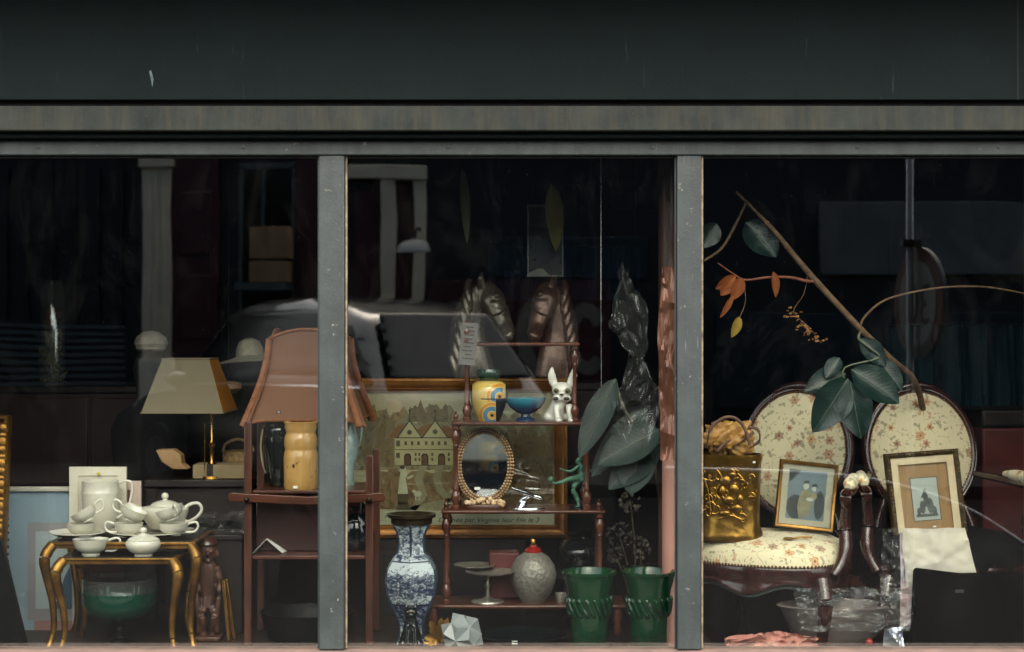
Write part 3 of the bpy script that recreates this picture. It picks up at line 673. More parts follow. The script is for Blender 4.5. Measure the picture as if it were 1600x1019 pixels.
poly = [(xa-.0, zc_-hr*.3)]+[(xa+.016-.016*cos(a), zc_+hr*sin(a)) for a in [pi*i/8-pi/2 for i in range(9)]][0:9]+[(xa+.06, zc_+hr*.8), (X(480, yw), zc_+hr*.15), (xb-.06, zc_+hr*.8)]+[(xb-.016+.016*cos(a), zc_+hr*sin(a)) for a in [pi/2-pi*i/8 for i in range(9)]]+[(xb-.06, zc_-hr), (X(480, yw), zc_-hr*1.6), (xa+.06, zc_-hr)]
poly = [p for i, p in enumerate(poly) if i != 0]
part('cross_rail', MB().prism(poly, yw-.018, yw-.002), M_mahogx, t, bevel=.003)
for px in (387, 577): part('wooden_knob', MB().ell((X(px, yw), yw-.024, zc_-.008), (.009, .009, .009)), pm('ebony', (20, 14, 12), None, 6, .3), t)
# bell lampshade lamp on the stand
yq = .62
b = Vector((X(479, yq), yq-.13, zA))
t = thing('bell_lamp', 'table lamp with dusty pink bell shade edged in orange braid', 'lamp', b)
M_pink = translucent('dusty_pink_silk', (130, 88, 62), (116, 76, 54), 4, .3); M_braid = pm('orange_braid', (132, 80, 42), (104, 58, 28), 60, .7, 0, .6, 260)
cx, zc0 = X(479, yq-.15), 0
kq = K(yq-.25); h0, h1 = 60*kq, 97*kq; z_t, z_b = Z(530, yq-.25), Z(658, yq-.25)
def bell(u, v):          # u -1..1 across, v 0 top..1 bottom
    hw = h0+(h1-h0)*(v**2.0*.85+v*.15)
    z = z_t+(z_b-z_t)*v
    z += (1-v)*(1-u*u)*.034 - v**6*abs(u)**6*.022
    return hw*u, -hw, z
Ms_ = [tr(cx, yq-.02, 0) @ rotz(pi/2*i) for i in range(4)]
def bscale(M): return M
for i in range(4):
    Mi = Ms_[i]
    part('shade_panel', MB().grid(lambda u, v: (lambda p: (p[0], p[1]*.9, p[2]))(bell(2*u-1, v)), 16, 16).xf(Mi), M_pink, t)
    part('braid', MB().tube([Mi @ Vector((bell(-1, v/12)[0], bell(-1, v/12)[1]*.9, bell(-1, v/12)[2])) for v in range(13)], [(.012, .005)]*13, 8, 2, up=(0, -1, 0)), M_braid, t)
    for v_, r_ in ((0, .006), (1, .0055)):
        part('braid', MB().tube([Mi @ Vector((bell(u/8-1, v_)[0], bell(u/8-1, v_)[1]*.9-.001, bell(u/8-1, v_)[2])) for u in range(17)], r_, 8), M_braid, t)
part('base', MB().lathe([(0, 0), (.06, 0), (.055, .02), (.03, .04), (.045, .09), (.05, .14), (.02, .2), (.01, .24), (.01, z_t-zA)], 24, (cx, yq-.02, zA)), M_dkw, t)
# vases on the stand
def vase(name, label, px, py, y, zb, prof, mat, seg=40, cat='vase', **k):
    b = W(px, py, y); b.z = zb
    t = thing(name, label, cat, b); part('body', MB().lathe(prof, seg, b, **k), mat, t); return t, b
M_ochre = None
def stoneware(name, c1, c2, spot, drip):
    m, tt, bs = nt(name); v = coords(tt)
    n = noise(tt, v, 9, 6, .6, .6); col = mix(tt, ramp(tt, n, [(.3, (0, 0, 0)), (.7, (1, 1, 1))]), s2l(c1), s2l(c2))
    sp = ramp(tt, noise(tt, v, 42, 3, .6), [(.66, (0, 0, 0)), (.70, (1, 1, 1))]); col = mix(tt, mth(tt, 'MULTIPLY', sp, .8), col, s2l(spot))
    st = ramp(tt, noise(tt, coords(tt, 'Object', (1, 1, .12)), 30, 4, .6), [(.5, (0, 0, 0)), (.75, (1, 1, 1))]); col = mix(tt, mth(tt, 'MULTIPLY', st, .55), col, s2l(drip))
    put(tt, bs.inputs['Base Color'], col); bs.inputs['Roughness'].default_value = .28; bs.inputs['Coat Weight'].default_value = .5
    bump(tt, bs, noise(tt, v, 90, 4), .25, .001); MATS[name] = m; return m
kk = K(.36); H = (766-661)*kk
wv = [(0, 0), (25, 0), (26.5, 4), (26.5, 20), (27, 48), (26, 58), (24.5, 61), (24.8, 63), (26, 68), (26, 78), (24.5, 84), (22.8, 87), (23.2, 90), (25.5, 96), (25, 101), (26.5, 104.5), (25.5, 105.5), (23, 103), (22, 80), (21, 20), (0, 12)]
t, b = vase('stoneware_vase', 'tall ochre stoneware vase with ringed neck on the shelf stand', 470, 766, .36, zA, [(a*kk, z*kk) for a, z in wv], stoneware('ochre_stoneware', (186, 146, 84), (164, 120, 62), (84, 52, 28), (206, 172, 112)))
part('price_sticker', MB().box((b.x-.012, b.y-.0622, b.z+.012), (.016, .001, .009)), M_sticker, t)
part('glaze_blotch', MB().ell((b.x-.018, b.y-.057, b.z+38*kk), (.006, .004, .009)), pm('iron_spot_glaze', (60, 36, 22), None, 30, .3), t)
bv = [(0, 0), (14, 0), (17, 4), (22, 50), (24, 70), (23, 78), (20, 80), (21, 88), (20, 92), (17.5, 94), (19, 98), (17.5, 101), (19.5, 106), (18, 109), (22, 116), (21, 118), (17, 114), (15, 60), (0, 30)]
M_blackglaze = pm('black_green_glaze', (15, 24, 25), (10, 17, 18), 12, .12, 0, .15, 30, .6, rvar=.05)
kk2 = K(.46)
t, b = vase('black_vase', 'black glazed ringed vase with ruffled rim behind the ochre vase', 436, 766, .46, zA, [(a*kk2, z*kk2) for a, z in bv], M_blackglaze, 40, mod=lambda a, z: 1+.03*sin(8*a)*(1 if z > .26 else 0))
part('handle', MB().tube([b+Vector((-.045, -.01, .245)), b+Vector((-.056, -.02, .21)), b+Vector((-.064, -.02, .15)), b+Vector((-.058, -.02, .09)), b+Vector((-.048, -.01, .05))], .0035, 8, 4), pm('pale_unglazed_edge', (150, 142, 120), None, 20, .5), t)
jk = K(.5)
t, b = vase('blue_jug', 'pale blue ceramic jug with thin handle showing right of the mullion', 541, 766, .5, zA, [(a*jk, z*jk) for a, z in [(0, 0), (12, 0), (13, 4), (11, 16), (14, 34), (19, 52), (20, 66), (17, 82), (12, 96), (11, 106), (13, 114), (12, 114.5), (10, 104), (8, 60), (0, 40)]], pm('pale_blue_glaze', (146, 166, 168), (112, 128, 122), 14, .25, 0, coat=.5))
part('handle', MB().tube([b+Vector((.026, 0, 104*jk)), b+Vector((.046, 0, 100*jk)), b+Vector((.056, 0, 86*jk)), b+Vector((.050, 0, 68*jk)), b+Vector((.044, 0, 62*jk))], .0045, 8, 4), MATS['pale_blue_glaze'], t)
o = part('folded_card', MB().add([(X(393, .34), .34, zB+.001), (X(412, .34), .40, zB+.048), (X(440, .34), .36, zB+.002), (X(400, .34), .44, zB+.001), (X(418, .34), .49, zB+.046), (X(446, .34), .45, zB+.002)], [(0, 1, 4, 3), (1, 2, 5, 4)]), pm('white_card', (206, 204, 198), (190, 188, 182), 5, .8), None, (X(414, .34), .38, zB))
sm_ = o.modifiers.new('thick', 'SOLIDIFY'); sm_.thickness = .001
tag(o, 'small white card folded into a tent on the middle shelf', 'card')
t, b = vase('black_ginger_jar', 'round black glossy jar on the stand right of the mullion', 556, 869, .46, zB, [(a*K(.46), z*K(.46)) for a, z in [(0, 0), (20, 0), (27, 10), (30, 28), (28, 44), (20, 56), (17, 60), (19, 68), (14, 74), (0, 76)]], M_blackglaze, cat='jar')
o = part('wooden_crate', MB().bb(X(402, .45), X(566, .45), .42, .58, zB+.001, zA-.03), wood('dark_red_crate', (58, 28, 22), (34, 18, 16), 'x', .4), None, (X(480, .45), .5, zB), bevel=.004)
tag(o, 'dark reddish box filling the middle shelf behind the folded card', 'box')
o = part('black_tub', MB().lathe([(0, 0), (.14, 0), (.17, .09), (.175, .10), (.165, .10), (.13, .01), (0, .01)], 32, (X(480, .45), .46, ZS)), M_black, None, (X(480, .45), .46, ZS)); tag(o, 'wide black tub on the stage under the shelf stand', 'tub')

# dim things at the back left
yc = 1.75; zc = Z(604, yc)
t = thing('brown_cabinet', 'dark brown wooden cabinet in the dim back left', 'cabinet', (X(110, yc), yc, .1))
M_cab = wood('cabinet_wood', (56, 30, 25), (36, 21, 19), 'z', .45, .1)
part('body', MB().bb(X(-60, yc), X(226, yc), yc, yc+.45, .362, zc-.03), M_cab, t, bevel=.004)
part('top', MB().bb(X(-66, yc), X(232, yc), yc-.02, yc+.46, zc-.029, zc), M_dkw, t, bevel=.004)
part('door', MB().bb(X(16, yc), X(138, yc), yc-.016, yc-.001, Z(905, yc), Z(622, yc)), M_cab, t, bevel=.006)
part('door', MB().bb(X(142, yc), X(222, yc), yc-.016, yc-.001, Z(905, yc), Z(622, yc)), M_cab, t, bevel=.006)
part('handle', MB().ell((X(132, yc), yc-.026, Z(740, yc)), .012), M_brass, t)
b = Vector((X(82, yc+.1), yc+.1, zc)); kv = K(yc+.1)
t = thing('glass_dome', 'glass cylinder with dried flowers standing on the dark cabinet', 'vase', b)
part('dome', MB().lathe([(19*kv, 0), (19*kv, 150*kv), (14*kv, 165*kv), (13*kv, 165*kv), (18*kv, 148*kv), (18*kv, .003)], 32, b), glassy('dome_glass', (.93, .95, .94), .03, 1.8, .03), t)
part('base', MB().lathe([(0, 0), (24*kv, 0), (24*kv, .014), (20*kv, .018), (0, .018)], 28, b), M_dkw, t)
rnd = random.Random(3)
for nm, z0_, z1_, n_, rr, mt in (('dried_leaves', 4, 56, 46, 20, pm('dried_leaf', (128, 118, 82), (80, 74, 50), 30, .7)), ('dried_flower', 60, 84, 16, 13, pm('pale_dried_petal', (168, 150, 126), (136, 118, 98), 30, .7)), ('dried_rose', 92, 118, 20, 13, pm('rusty_dried_petal', (140, 92, 70), (110, 66, 50), 30, .7))):
    mb = MB()
    for i in range(n_):
        a = rnd.uniform(0, 6.3); q_ = rr*kv*sqrt(rnd.random()); z_ = rnd.uniform(z0_, z1_)*kv
        mb.ell((0, 0, 0), (.014, .004, .022), tr(b.x+q_*cos(a), b.y+q_*sin(a), b.z+z_) @ rotz(rnd.uniform(0, 6)) @ rotx(rnd.uniform(-1, 1)) @ roty(rnd.uniform(-1, 1)), 7, 5)
    o = part(nm, mb, mt, t); o['kind'] = 'stuff'
part('stem', MB().tube([b+Vector((0, 0, .01)), b+Vector((.01, 0, 60*kv)), b+Vector((0, 0, 110*kv))], .004, 6, 4), MATS['dried_leaf'], t)
M_felt = pm('black_felt', (16, 15, 17), (11, 10, 12), 20, .95)
M_wool = pm('pale_wool', (186, 178, 160), (158, 150, 134), 30, .9, 0, .6, 120, bdist=.004)
def mannequin(label, px, py, y, zb):
    b = W(px, py, y); b.z = zb; z_ = W(px, py, y).z
    t = thing('mannequin_bust', label, 'mannequin', b, 'hat stands in the dim back')
    mb = MB(); mb.loft([(b.x, y, zb), (b.x, y, z_-.34), (b.x, y, z_-.27), (b.x, y, z_-.22), (b.x, y, z_-.17), (b.x, y-.01, z_-.08), (b.x, y, z_-.01)], [(.11, .08), (.17, .09), (.14, .08), (.055, .055), (.06, .065), (.075, .09), (.05, .06)], 20)
    organic('torso', mb, M_felt, t, voxel=.012, smooth=8); return t, Vector((b.x, y, z_))
t, hpt = mannequin('black bust stand wearing the knitted pale cap', 236, 545, 1.35, ZS)
hk = K(1.35)
h = thing('knitted_cap', 'pale knitted beret on a black bust behind the cream lamp', 'hat', hpt)
part('crown', MB().lathe([(0, 30*hk), (12*hk, 28*hk), (23*hk, 19*hk), (26*hk, 9*hk), (22*hk, 1*hk), (18*hk, -2*hk)], 32, hpt+Vector((0, 0, -.005)), mod=lambda a, z: 1+.02*sin(14*a), cap1=False), M_wool, h)
part('band', MB().lathe([(19*hk, -4*hk), (23*hk, -1*hk), (24*hk, 5*hk), (20*hk, 8*hk)], 32, hpt, cap0=False, cap1=False), M_wool, h)
t, hpt = mannequin('black bust stand wearing the wide brimmed pale hat', 391, 572, 1.3, ZS)
h = thing('brimmed_hat', 'wide brimmed pale straw hat tilted left of the bell lampshade', 'hat', hpt)
Mh = tr(hpt) @ roty(radians(-4)) @ rotx(radians(-6))
M_straw = pm('pale_straw', (178, 168, 146), (146, 138, 118), 40, .85, 0, .5, 140)
part('brim', MB().lathe([(20*hk, 12*hk), (30*hk, 8*hk), (60*hk, 1*hk), (62*hk, 3*hk), (30*hk, 11*hk), (20*hk, 15*hk)], 40, M=Mh, cap0=False, cap1=False), M_straw, h)
part('crown', MB().lathe([(22*hk, 10*hk), (21*hk, 26*hk), (16*hk, 38*hk), (6*hk, 43*hk), (0, 43*hk)], 32, M=Mh, mod=lambda a, z: 1+.03*sin(5*a), cap0=False), M_straw, h)
b = W(357, 612, 1.2)
t = thing('peach_pendant_lamp', 'peach coloured hanging shade half hidden right of the cream lampshade', 'lamp', b)
part('shade', MB().lathe([(0, -.012), (.03, -.01), (.055, .012), (.05, .03), (.03, .04), (0, .042)], 28, b), pm('peach_glass', (176, 136, 104), (150, 112, 84), 8, .4), t)
part('cord', MB().tube([b+Vector((0, 0, .04)), (b.x, b.y, 2.62)], .002, 6), M_black, t)

# ------------------------------------------------------------ middle window
# large framed naive picture leaning at the back
yt = .95; kt = K(yt)
def T(px, py): return (X(px, yt), Z(py, yt))
c = W(701, 716, yt); w_, h_ = 330*kt, 208*kt
t = thing('framed_tapestry', 'large gilt framed naive picture of a manor house and shepherdess', 'picture', (c.x, yt, ZS))
M_oldgold = pm('old_gold_leaf', (168, 116, 54), (112, 66, 28), 10, .42, .55, .2, 60, stretch=(1, 1, 1))
prof = [(0, 0), (0, -.012), (.010, -.022), (.014, -.018), (.030, -.034), (.038, -.036), (.042, -.024), (.050, -.022), (.052, .02), (0, .02)]
part('frame', MB().ring(w_, h_, prof, tr(c)), M_oldgold, t)
part('inner_slip', MB().ring(w_-.012, h_-.012, [(0, -.002), (0, -.008), (.006, -.010), (.0058, -.002)], tr(c)), pm('brass_slip', (190, 150, 80), None, 9, .35, .7), t)
def canvas_mat():
    m, tt, b = nt('aged_canvas_print'); v = coords(tt); b.inputs['Roughness'].default_value = .8
    n = noise(tt, v, 22, 8, .72, .8); n2 = noise(tt, v, 5, 3)
    sep = nd(tt, 'SeparateXYZ', Vector=v).outputs[2]
    put(tt, b.inputs['Base Color'], mix(tt, ramp(tt, n2, [(.35, (0, 0, 0)), (.65, (1, 1, 1))]), s2l((226, 208, 170)), s2l((210, 190, 152))))
    return m
def foliage_mat(name, a, b_, c_, sc):
    m, tt, b = nt(name); v = coords(tt); b.inputs['Roughness'].default_value = .85
    n = noise(tt, v, sc, 8, .75, 1.0)
    put(tt, b.inputs['Base Color'], ramp(tt, n, [(.32, s2l(a)), (.48, s2l(b_)), (.6, s2l(c_)), (.72, s2l(a))])); return m
ly = [yt-.001]
def lay(name, polys, mat):
    ly[0] -= .0006; mb = MB()
    for p in polys: mb.prism([T(*q) for q in p], ly[0], ly[0]+.0005)
    return part(name, mb, mat, t)
lay('canvas', [RC(536, 820, 866, 612)], canvas_mat())
rr_ = random.Random(5)
def lumpy(x0, x1, ytop, ybot, amp, n=40, seed=1):
    r_ = random.Random(seed)
    return [(x0+(x1-x0)*i/n, ytop+amp*(r_.random()-.5)*1.4+amp*sin(i*1.3)*.5) for i in range(n+1)]+[(x1, ybot), (x0, ybot)]
lay('painted_trees', [lumpy(538, 866, 645, 735, 16, 46, 2)], foliage_mat('painted_foliage', (140, 122, 88), (178, 158, 118), (108, 98, 76), 26))
lay('painted_trees', [lumpy(570, 615, 650, 730, 18, 12, 4), lumpy(640, 700, 636, 660, 10, 14, 9), lumpy(715, 866, 668, 790, 20, 24, 6)], foliage_mat('painted_dark_foliage', (92, 74, 54), (154, 128, 90), (110, 96, 74), 20))
lay('painted_field', [lumpy(575, 866, 738, 796, 6, 30, 8)], foliage_mat('painted_brown_field', (128, 98, 68), (162, 130, 92), (108, 86, 62), 14))
M_ph = pm('painted_house', (226, 208, 158), (206, 188, 142), 12, .85); M_or = pm('painted_roof', (166, 116, 66), (148, 100, 58), 12, .85); M_ink = pm('painted_ink', (66, 56, 42), (52, 44, 34), 20, .85); M_wh = pm('painted_white', (236, 226, 192), (216, 206, 172), 20, .85)
lay('painted_path', [[(655, 727), (668, 727), (660, 750), (668, 775), (650, 798), (640, 796), (656, 772), (648, 750)], [(682, 727), (694, 727), (688, 750), (696, 768), (712, 780), (700, 786), (684, 770), (676, 748)], [(588, 800), (650, 790), (715, 776), (715, 800)]], pm('painted_path_tone', (182, 170, 134), (160, 148, 114), 14, .85))
lay('painted_roof', [[(606, 684), (622, 664), (640, 664), (622, 684)], [(652, 672), (668, 662), (676, 664), (662, 684)], [(690, 664), (704, 668), (712, 684), (694, 684)]], M_or)
lay('painted_house', [RC(617, 727, 708, 684), [(620, 684), (640, 657), (660, 684)], [(659, 684), (680, 657), (701, 684)]], M_ph)
wins = [RC(619, 698, 625, 689), RC(619, 716, 625, 708)]+[RC(x, y+6, x+4, y) for x in (632, 642, 652, 664, 674, 684, 694) for y in (690,)]+[RC(x, y+5, x+3, y) for x in (648, 654, 674, 700) for y in (708, 716)]
lay('painted_windows', wins+[ovl(640, 676, 4, 4, 10), ovl(680, 675, 4, 4, 10)], pm('painted_window_tone', (120, 106, 76), None, 20, .85))
lay('painted_outline', [RC(617, 685.2, 708, 683.8), RC(617, 703.6, 708, 702.6), RC(639.3, 658, 640.7, 642), RC(679.3, 658, 680.7, 642), [(620, 684), (640, 656), (641, 657.5), (622, 684)], [(660, 684), (640, 656), (639, 657.5), (658, 684)], [(659, 684), (680, 656), (681, 657.5), (661, 684)], [(701, 684), (680, 656), (679, 657.5), (699, 684)], ovl(640, 642, 1.6, 2, 8), ovl(680, 642, 1.6, 2, 8)], M_ink)
door = lambda x: [(x-5.5, 727), (x+5.5, 727), (x+5.5, 713), (x+3, 709), (x-3, 709), (x-5.5, 713)]
lay('painted_doors', [door(637), door(664), door(690)], M_ink)
door2 = lambda x: [(x-4, 727), (x+4, 727), (x+4, 714), (x, 710.5), (x-4, 714)]
lay('painted_doors', [door2(637), door2(664), door2(690)], pm('painted_door_red', (130, 92, 66), None, 20, .85))
lay('painted_girl', [[(622, 772), (638, 772), (634, 748), (637, 742), (632, 736), (626, 738), (624, 750)], ovl(630, 733, 5, 4, 12), [(636, 746), (645, 742), (646, 745), (637, 750)]], M_wh)
lay('painted_girl', [ovl(629, 731, 4, 3, 10), RC(622, 788, 638, 772), [(618, 796), (642, 796), (638, 786), (622, 786)]], pm('painted_skirt', (110, 92, 68), (90, 76, 58), 30, .85))
lay('painted_sheep', [ovl(653, 772, 6, 4.5, 12), ovl(647, 768, 3, 2.6, 10), RC(649, 782, 650.5, 774), RC(655, 782, 656.5, 774)], M_wh)
lay('caption_strip', [RC(580, 822, 866, 798)], pm('caption_paper', (220, 210, 180), (202, 194, 166), 5, .85))
ly[0] -= .0008
def caption(txt, px, py, wpx, size):
    m_ = text_mesh(txt, size, .35, wpx*kt); return m_.xf(tr(X(px, yt), ly[0], Z(py, yt)))
part('caption', caption('Faite le mai', 600, 809, 74, .018), M_ink, t); part('caption', caption('Donn\u00e9e par Virginie leur fille le 3', 684, 816, 158, .026), M_ink, t)
part('glass', MB().bb(c.x-w_/2, c.x+w_/2, ly[0]-.004, ly[0]-.003, c.z-h_/2, c.z+h_/2), pane_picture, t)
part('easel_leg', MB().bb(c.x-.02, c.x+.02, yt+.03, yt+.07, ZS, c.z), M_dkw, t)
part('bottom_support', MB().bb(c.x-.30, c.x+.30, yt-.02, yt+.06, ZS, Z(838, yt)-.012), M_dkw, t)

# turned whatnot
ye = .50; ed = .24
t = thing('whatnot_stand', 'turned mahogany whatnot with four shelves widening downwards', 'shelf', (X(817, ye), ye+.12, ZS))
tiers = [(725, 906, 538), (705, 922, 662), (689, 946, 800), (665, 978, 948)]
M_spin = wood('turned_mahogany', (100, 56, 38), (60, 31, 23), 'z', .28, .35)
TZ = []
def spindle(x, y, z0, z1, r=.013):
    h = z1-z0
    p = [(1.05, 0), (1.05, .04), (.65, .06), (1.0, .10), (1.25, .14), (1.0, .19), (.6, .22), (.75, .24), (.6, .26), (.62, .5), (.55, .74), (.75, .76), (.6, .78), (.95, .83), (1.15, .87), (.9, .91), (.6, .94), (1.0, .96), (1.0, 1)]
    return MB().lathe([(r*a, h*b_) for a, b_ in p], 18, (x, y, z0))
def finial(x, y, z, s=1): return MB().lathe([(.011*s, 0), (.011*s, .006*s), (.006*s, .01*s), (.012*s, .022*s), (.010*s, .03*s), (.004*s, .036*s), (.006*s, .042*s), (.0, .05*s)], 16, (x, y, z))
for i, (a, b_, py) in enumerate(tiers):
    xa, xb = X(a, ye), X(b_, ye); z_ = Z(py-2, ye); TZ.append(z_); th = .013
    bow = [(xa+(xb-xa)*j/20, ye-.008*sin(pi*j/20)) for j in range(21)]
    mb = MB(); pl_ = bow+[(xb, ye+ed), (xa, ye+ed)]; n = len(pl_)
    mb.add([(x, y, z_-th) for x, y in pl_]+[(x, y, z_) for x, y in pl_], [tuple(range(n-1, -1, -1)), tuple(range(n, 2*n))]+[(j, (j+1) % n, n+(j+1) % n, n+j) for j in range(n)])
    part('shelf_board', mb, M_mahogx, t, bevel=.004)
for i in range(3):
    a, b_ = ((729, 898), (712, 917), (697, 937))[i]
    for px in (a, b_):
        for yy in (ye+.018, ye+ed-.02):
            part('spindle', spindle(X(px, ye+.018), yy, TZ[i+1]+.001, TZ[i]-.014, (.0125, .0145, .0145)[i]), M_spin, t)
        if i == 2 or i == 1:
            part('finial', finial(X(px if i == 1 else px, ye+.0), ye+.012, TZ[i]+.0005, .0001+.85), M_spin, t) if False else None
for px, i, s_ in ((729, 0, 1.7), (712, 1, .8), (697, 2, .85), (936, 2, .85), (921, 1, .7), (673, 3, .8)):
    part('finial', finial(X(px, ye), ye+.012, TZ[i]+.0005, s_), M_spin, t)
for px in (676, 966):
    for yy in (ye+.02, ye+ed-.02): part('foot', MB().lathe([(.012, 0), (.017, .02), (.012, .04), (.018, .06), (.014, TZ[3]-.014-ZS)], 16, (X(px, ye), yy, ZS)), M_spin, t)
# paper tag on the stand
tg = thing('paper_tag', 'grey printed paper tag hanging on the whatnot top post', 'tag', W(733, 570, ye-.02))
Mt_ = tr(W(732, 538, ye-.004)) @ roty(radians(5))
part('sheet', MB().box((0, 0, 0), (26*K(ye), .001, 66*K(ye)), Mt_), pm('grey_paper', (112, 110, 108), (96, 94, 92), 8, .85), tg)
mb = MB(); rr_ = random.Random(11)
for i in range(9): mb.box((rr_.uniform(-.004, .004), -.0012, .062-i*.0145), (rr_.uniform(.02, .042), .0006, .004), Mt_)
o = part('printed_lines', mb, M_ink, tg); o['kind'] = 'stuff'

# horse head busts on a dark cabinet behind the picture
yh = 1.10; zh = Z(598, yh)
cb = thing('dark_back_cabinet', 'low black cabinet behind the framed picture carrying the horse heads', 'cabinet', (X(800, yh), yh, ZS))
part('body', MB().bb(X(660, yh), X(960, yh), yh-.06, yh+.25, ZS, zh-.03), M_black, cb, bevel=.005); part('top', MB().bb(X(655, yh), X(965, yh), yh-.07, yh+.26, zh-.029, zh), M_black, cb, bevel=.005)
M_bronze = pm('silvered_bronze', (122, 114, 100), (70, 64, 56), 9, .28, .55, .15, 40)
def horse(label, pts_neck, pts_head, flip, mat, twist):
    f = lambda px, py, dy=0: W(px, py, yh+dy)
    b = f(*pts_neck[0]); b.z = zh
    t = thing('horse_head', label, 'sculpture', b, 'horse head busts')
    kh = K(yh); mb = MB()
    nk = [f(p[0], p[1]) for p in pts_neck]; nk[0].z = zh+.012
    mb.loft(*spline(nk, [(a*kh, b_*kh) for a, b_ in ((34, 22), (32, 20), (28, 17), (24, 15), (19, 13))], 4), 18, up=(0, 1, 0))
    hd = [f(p[0], p[1], -.02*i_) for i_, p in enumerate(pts_head)]
    mb.loft(*spline(hd, [(a*kh, b_*kh) for a, b_ in ((15, 12), (21, 15), (18, 13), (13.5, 10), (12.5, 10.5), (7, 7))], 4), 18, up=(0, 1, 0))
    m = len(pts_head); s_ = 1 if flip else -1
    jx, jy = pts_head[1]; mb.ell(f(jx-s_*(-6), jy+10, -.03), (18*kh, 15*kh, 15*kh))
    for e in (-1, 1):
        mb.loft([f(pts_head[0][0]-s_*2, pts_head[0][1], e*.03), f(pts_head[0][0]-s_*3, pts_head[0][1]-14, e*.036), f(pts_head[0][0]-s_*1, pts_head[0][1]-24, e*.03)], [(7*kh, 5*kh), (6*kh, 4*kh), (1*kh, 1*kh)], 10, up=(0, 1, 0))
        ex, ey = pts_head[1]; mb.ell(f(ex+s_*(-9)*(-1), ey-6, e*.036-.02), (5*kh, 4*kh, 4*kh))
        nx, ny = pts_head[4]; mb.ell(f(nx+s_*5, ny, e*.022-.08), (4.5*kh, 3*kh, 4*kh))
    organic('bust', mb, mat, t, voxel=.0055, smooth=3)
    mn = MB()
    for i in range(7):
        u = i/6; a = nk[-1]*(1-u)+nk[1]*u; d = Vector((-s_*(18+7*u)*kh, -.02, .01))
        mn.loft(*spline([a+d*1.0+Vector((0, 0, .03)), a+d*1.18+Vector((0, -.012, -.01)), a+d*.95+Vector((0, -.03, -.06)), a+d*.8+Vector((0, -.03, -.10))], [(.012, .012), (.016, .018), (.013, .016), (.004, .004)], 3), 8, up=(0, 1, 0))
    organic('mane', mn, mat, t, voxel=.0045, smooth=1)
    ht = [f(pts_head[1][0], pts_head[1][1]-12, -.055), f(pts_head[2][0], pts_head[2][1], -.07), f(pts_head[3][0], pts_head[3][1]+6, -.075)]
    part('bridle', MB().tube([f(pts_head[2][0]+s_*16, pts_head[2][1]-6, -.05), f(pts_head[2][0]+s_*2, pts_head[2][1]+2, -.085), f(pts_head[2][0]-s_*14, pts_head[2][1]+8, -.05)], .004, 8, 4), mat, t)
    part('base', MB().lathe([(.0, 0), (.10, 0), (.095, .01), (.085, .014), (0, .014)], 28, b, M=None), M_black, t)
    return t
horse('silvered bronze horse head bust facing right behind the top shelf', [(742, 590), (736, 560), (730, 520), (738, 480), (752, 452)], [(754, 448), (768, 468), (778, 488), (788, 508), (793, 522), (792, 531)], True, M_bronze, 0)
horse('smaller coppery horse head bust facing left behind the white dog', [(868, 590), (872, 560), (876, 520), (872, 482), (862, 454)], [(862, 446), (853, 466), (846, 488), (839, 508), (836, 523), (837, 532)], False, pm('coppery_bronze', (134, 108, 94), (80, 56, 46), 9, .28, .55, .15, 40), 0)

# art deco vase, blue bowl, white dog on the second shelf
def deco_mat():
    m, tt, b = nt('art_deco_enamel'); v = coords(tt); sp = nd(tt, 'SeparateXYZ', Vector=v); x, z = sp.outputs[0], sp.outputs[2]
    def arcs(cx, cz):
        dx = mth(tt, 'SUBTRACT', x, cx); dz = mth(tt, 'SUBTRACT', z, cz)
        return mth(tt, 'SQRT', mth(tt, 'ADD', mth(tt, 'MULTIPLY', dx, dx), mth(tt, 'MULTIPLY', dz, dz))), dx, dz
    yel, orr, blu, blk = s2l((212, 184, 104)), s2l((206, 142, 56)), s2l((84, 128, 152)), s2l((18, 28, 30))
    col = mix(tt, noise(tt, v, 12, 4), yel, s2l((196, 164, 88)))
    for cx, cz in ((.040, .092), (.012, .022)):
        d, dx, dz = arcs(cx, cz)
        rc = ramp(tt, mth(tt, 'MULTIPLY', d, 10.0), [(0, blk), (.055, orr), (.12, yel), (.17, blu), (.33, yel), (.37, orr), (.47, yel), (.52, yel)], 'CONSTANT')
        rng = mth(tt, 'MULTIPLY', mth(tt, 'LESS_THAN', d, .052), mth(tt, 'MULTIPLY', mth(tt, 'LESS_THAN', dx, .012), mth(tt, 'GREATER_THAN', dz, -.022)))
        col = mix(tt, rng, col, rc)
    ln = mth(tt, 'MULTIPLY', mth(tt, 'LESS_THAN', mth(tt, 'ABSOLUTE', mth(tt, 'SUBTRACT', z, .083)), .0022), mth(tt, 'GREATER_THAN', x, -.03))
    col = mix(tt, ln, col, blk)
    d1 = mth(tt, 'MULTIPLY', mth(tt, 'GREATER_THAN', x, .026), mth(tt, 'LESS_THAN', z, .082)); d2 = mth(tt, 'LESS_THAN', x, -.062); d3 = mth(tt, 'GREATER_THAN', x, .062)
    ang = mth(tt, 'LESS_THAN', mth(tt, 'ADD', x, mth(tt, 'MULTIPLY', z, -.42)), -.0775)
    for d_ in (d1, d2, d3): col = mix(tt, d_, col, blk)
    put(tt, b.inputs['Base Color'], col); b.inputs['Roughness'].default_value = .18; b.inputs['Coat Weight'].default_value = .6; return m
yv = .60; kv = K(yv)
b = W(764, 660, yv); b.z = TZ[1]
t = thing('art_deco_vase', 'yellow art deco vase with blue and orange arcs and green collar', 'vase', b)
part('body', MB().lathe([(a*kv, z*kv) for a, z in [(0, 0), (17, 0), (18.5, 3), (25, 20), (30, 38), (30.5, 47), (27.5, 56), (21, 61), (14, 62.5), (0, 63)]], 48, b), deco_mat(), t)
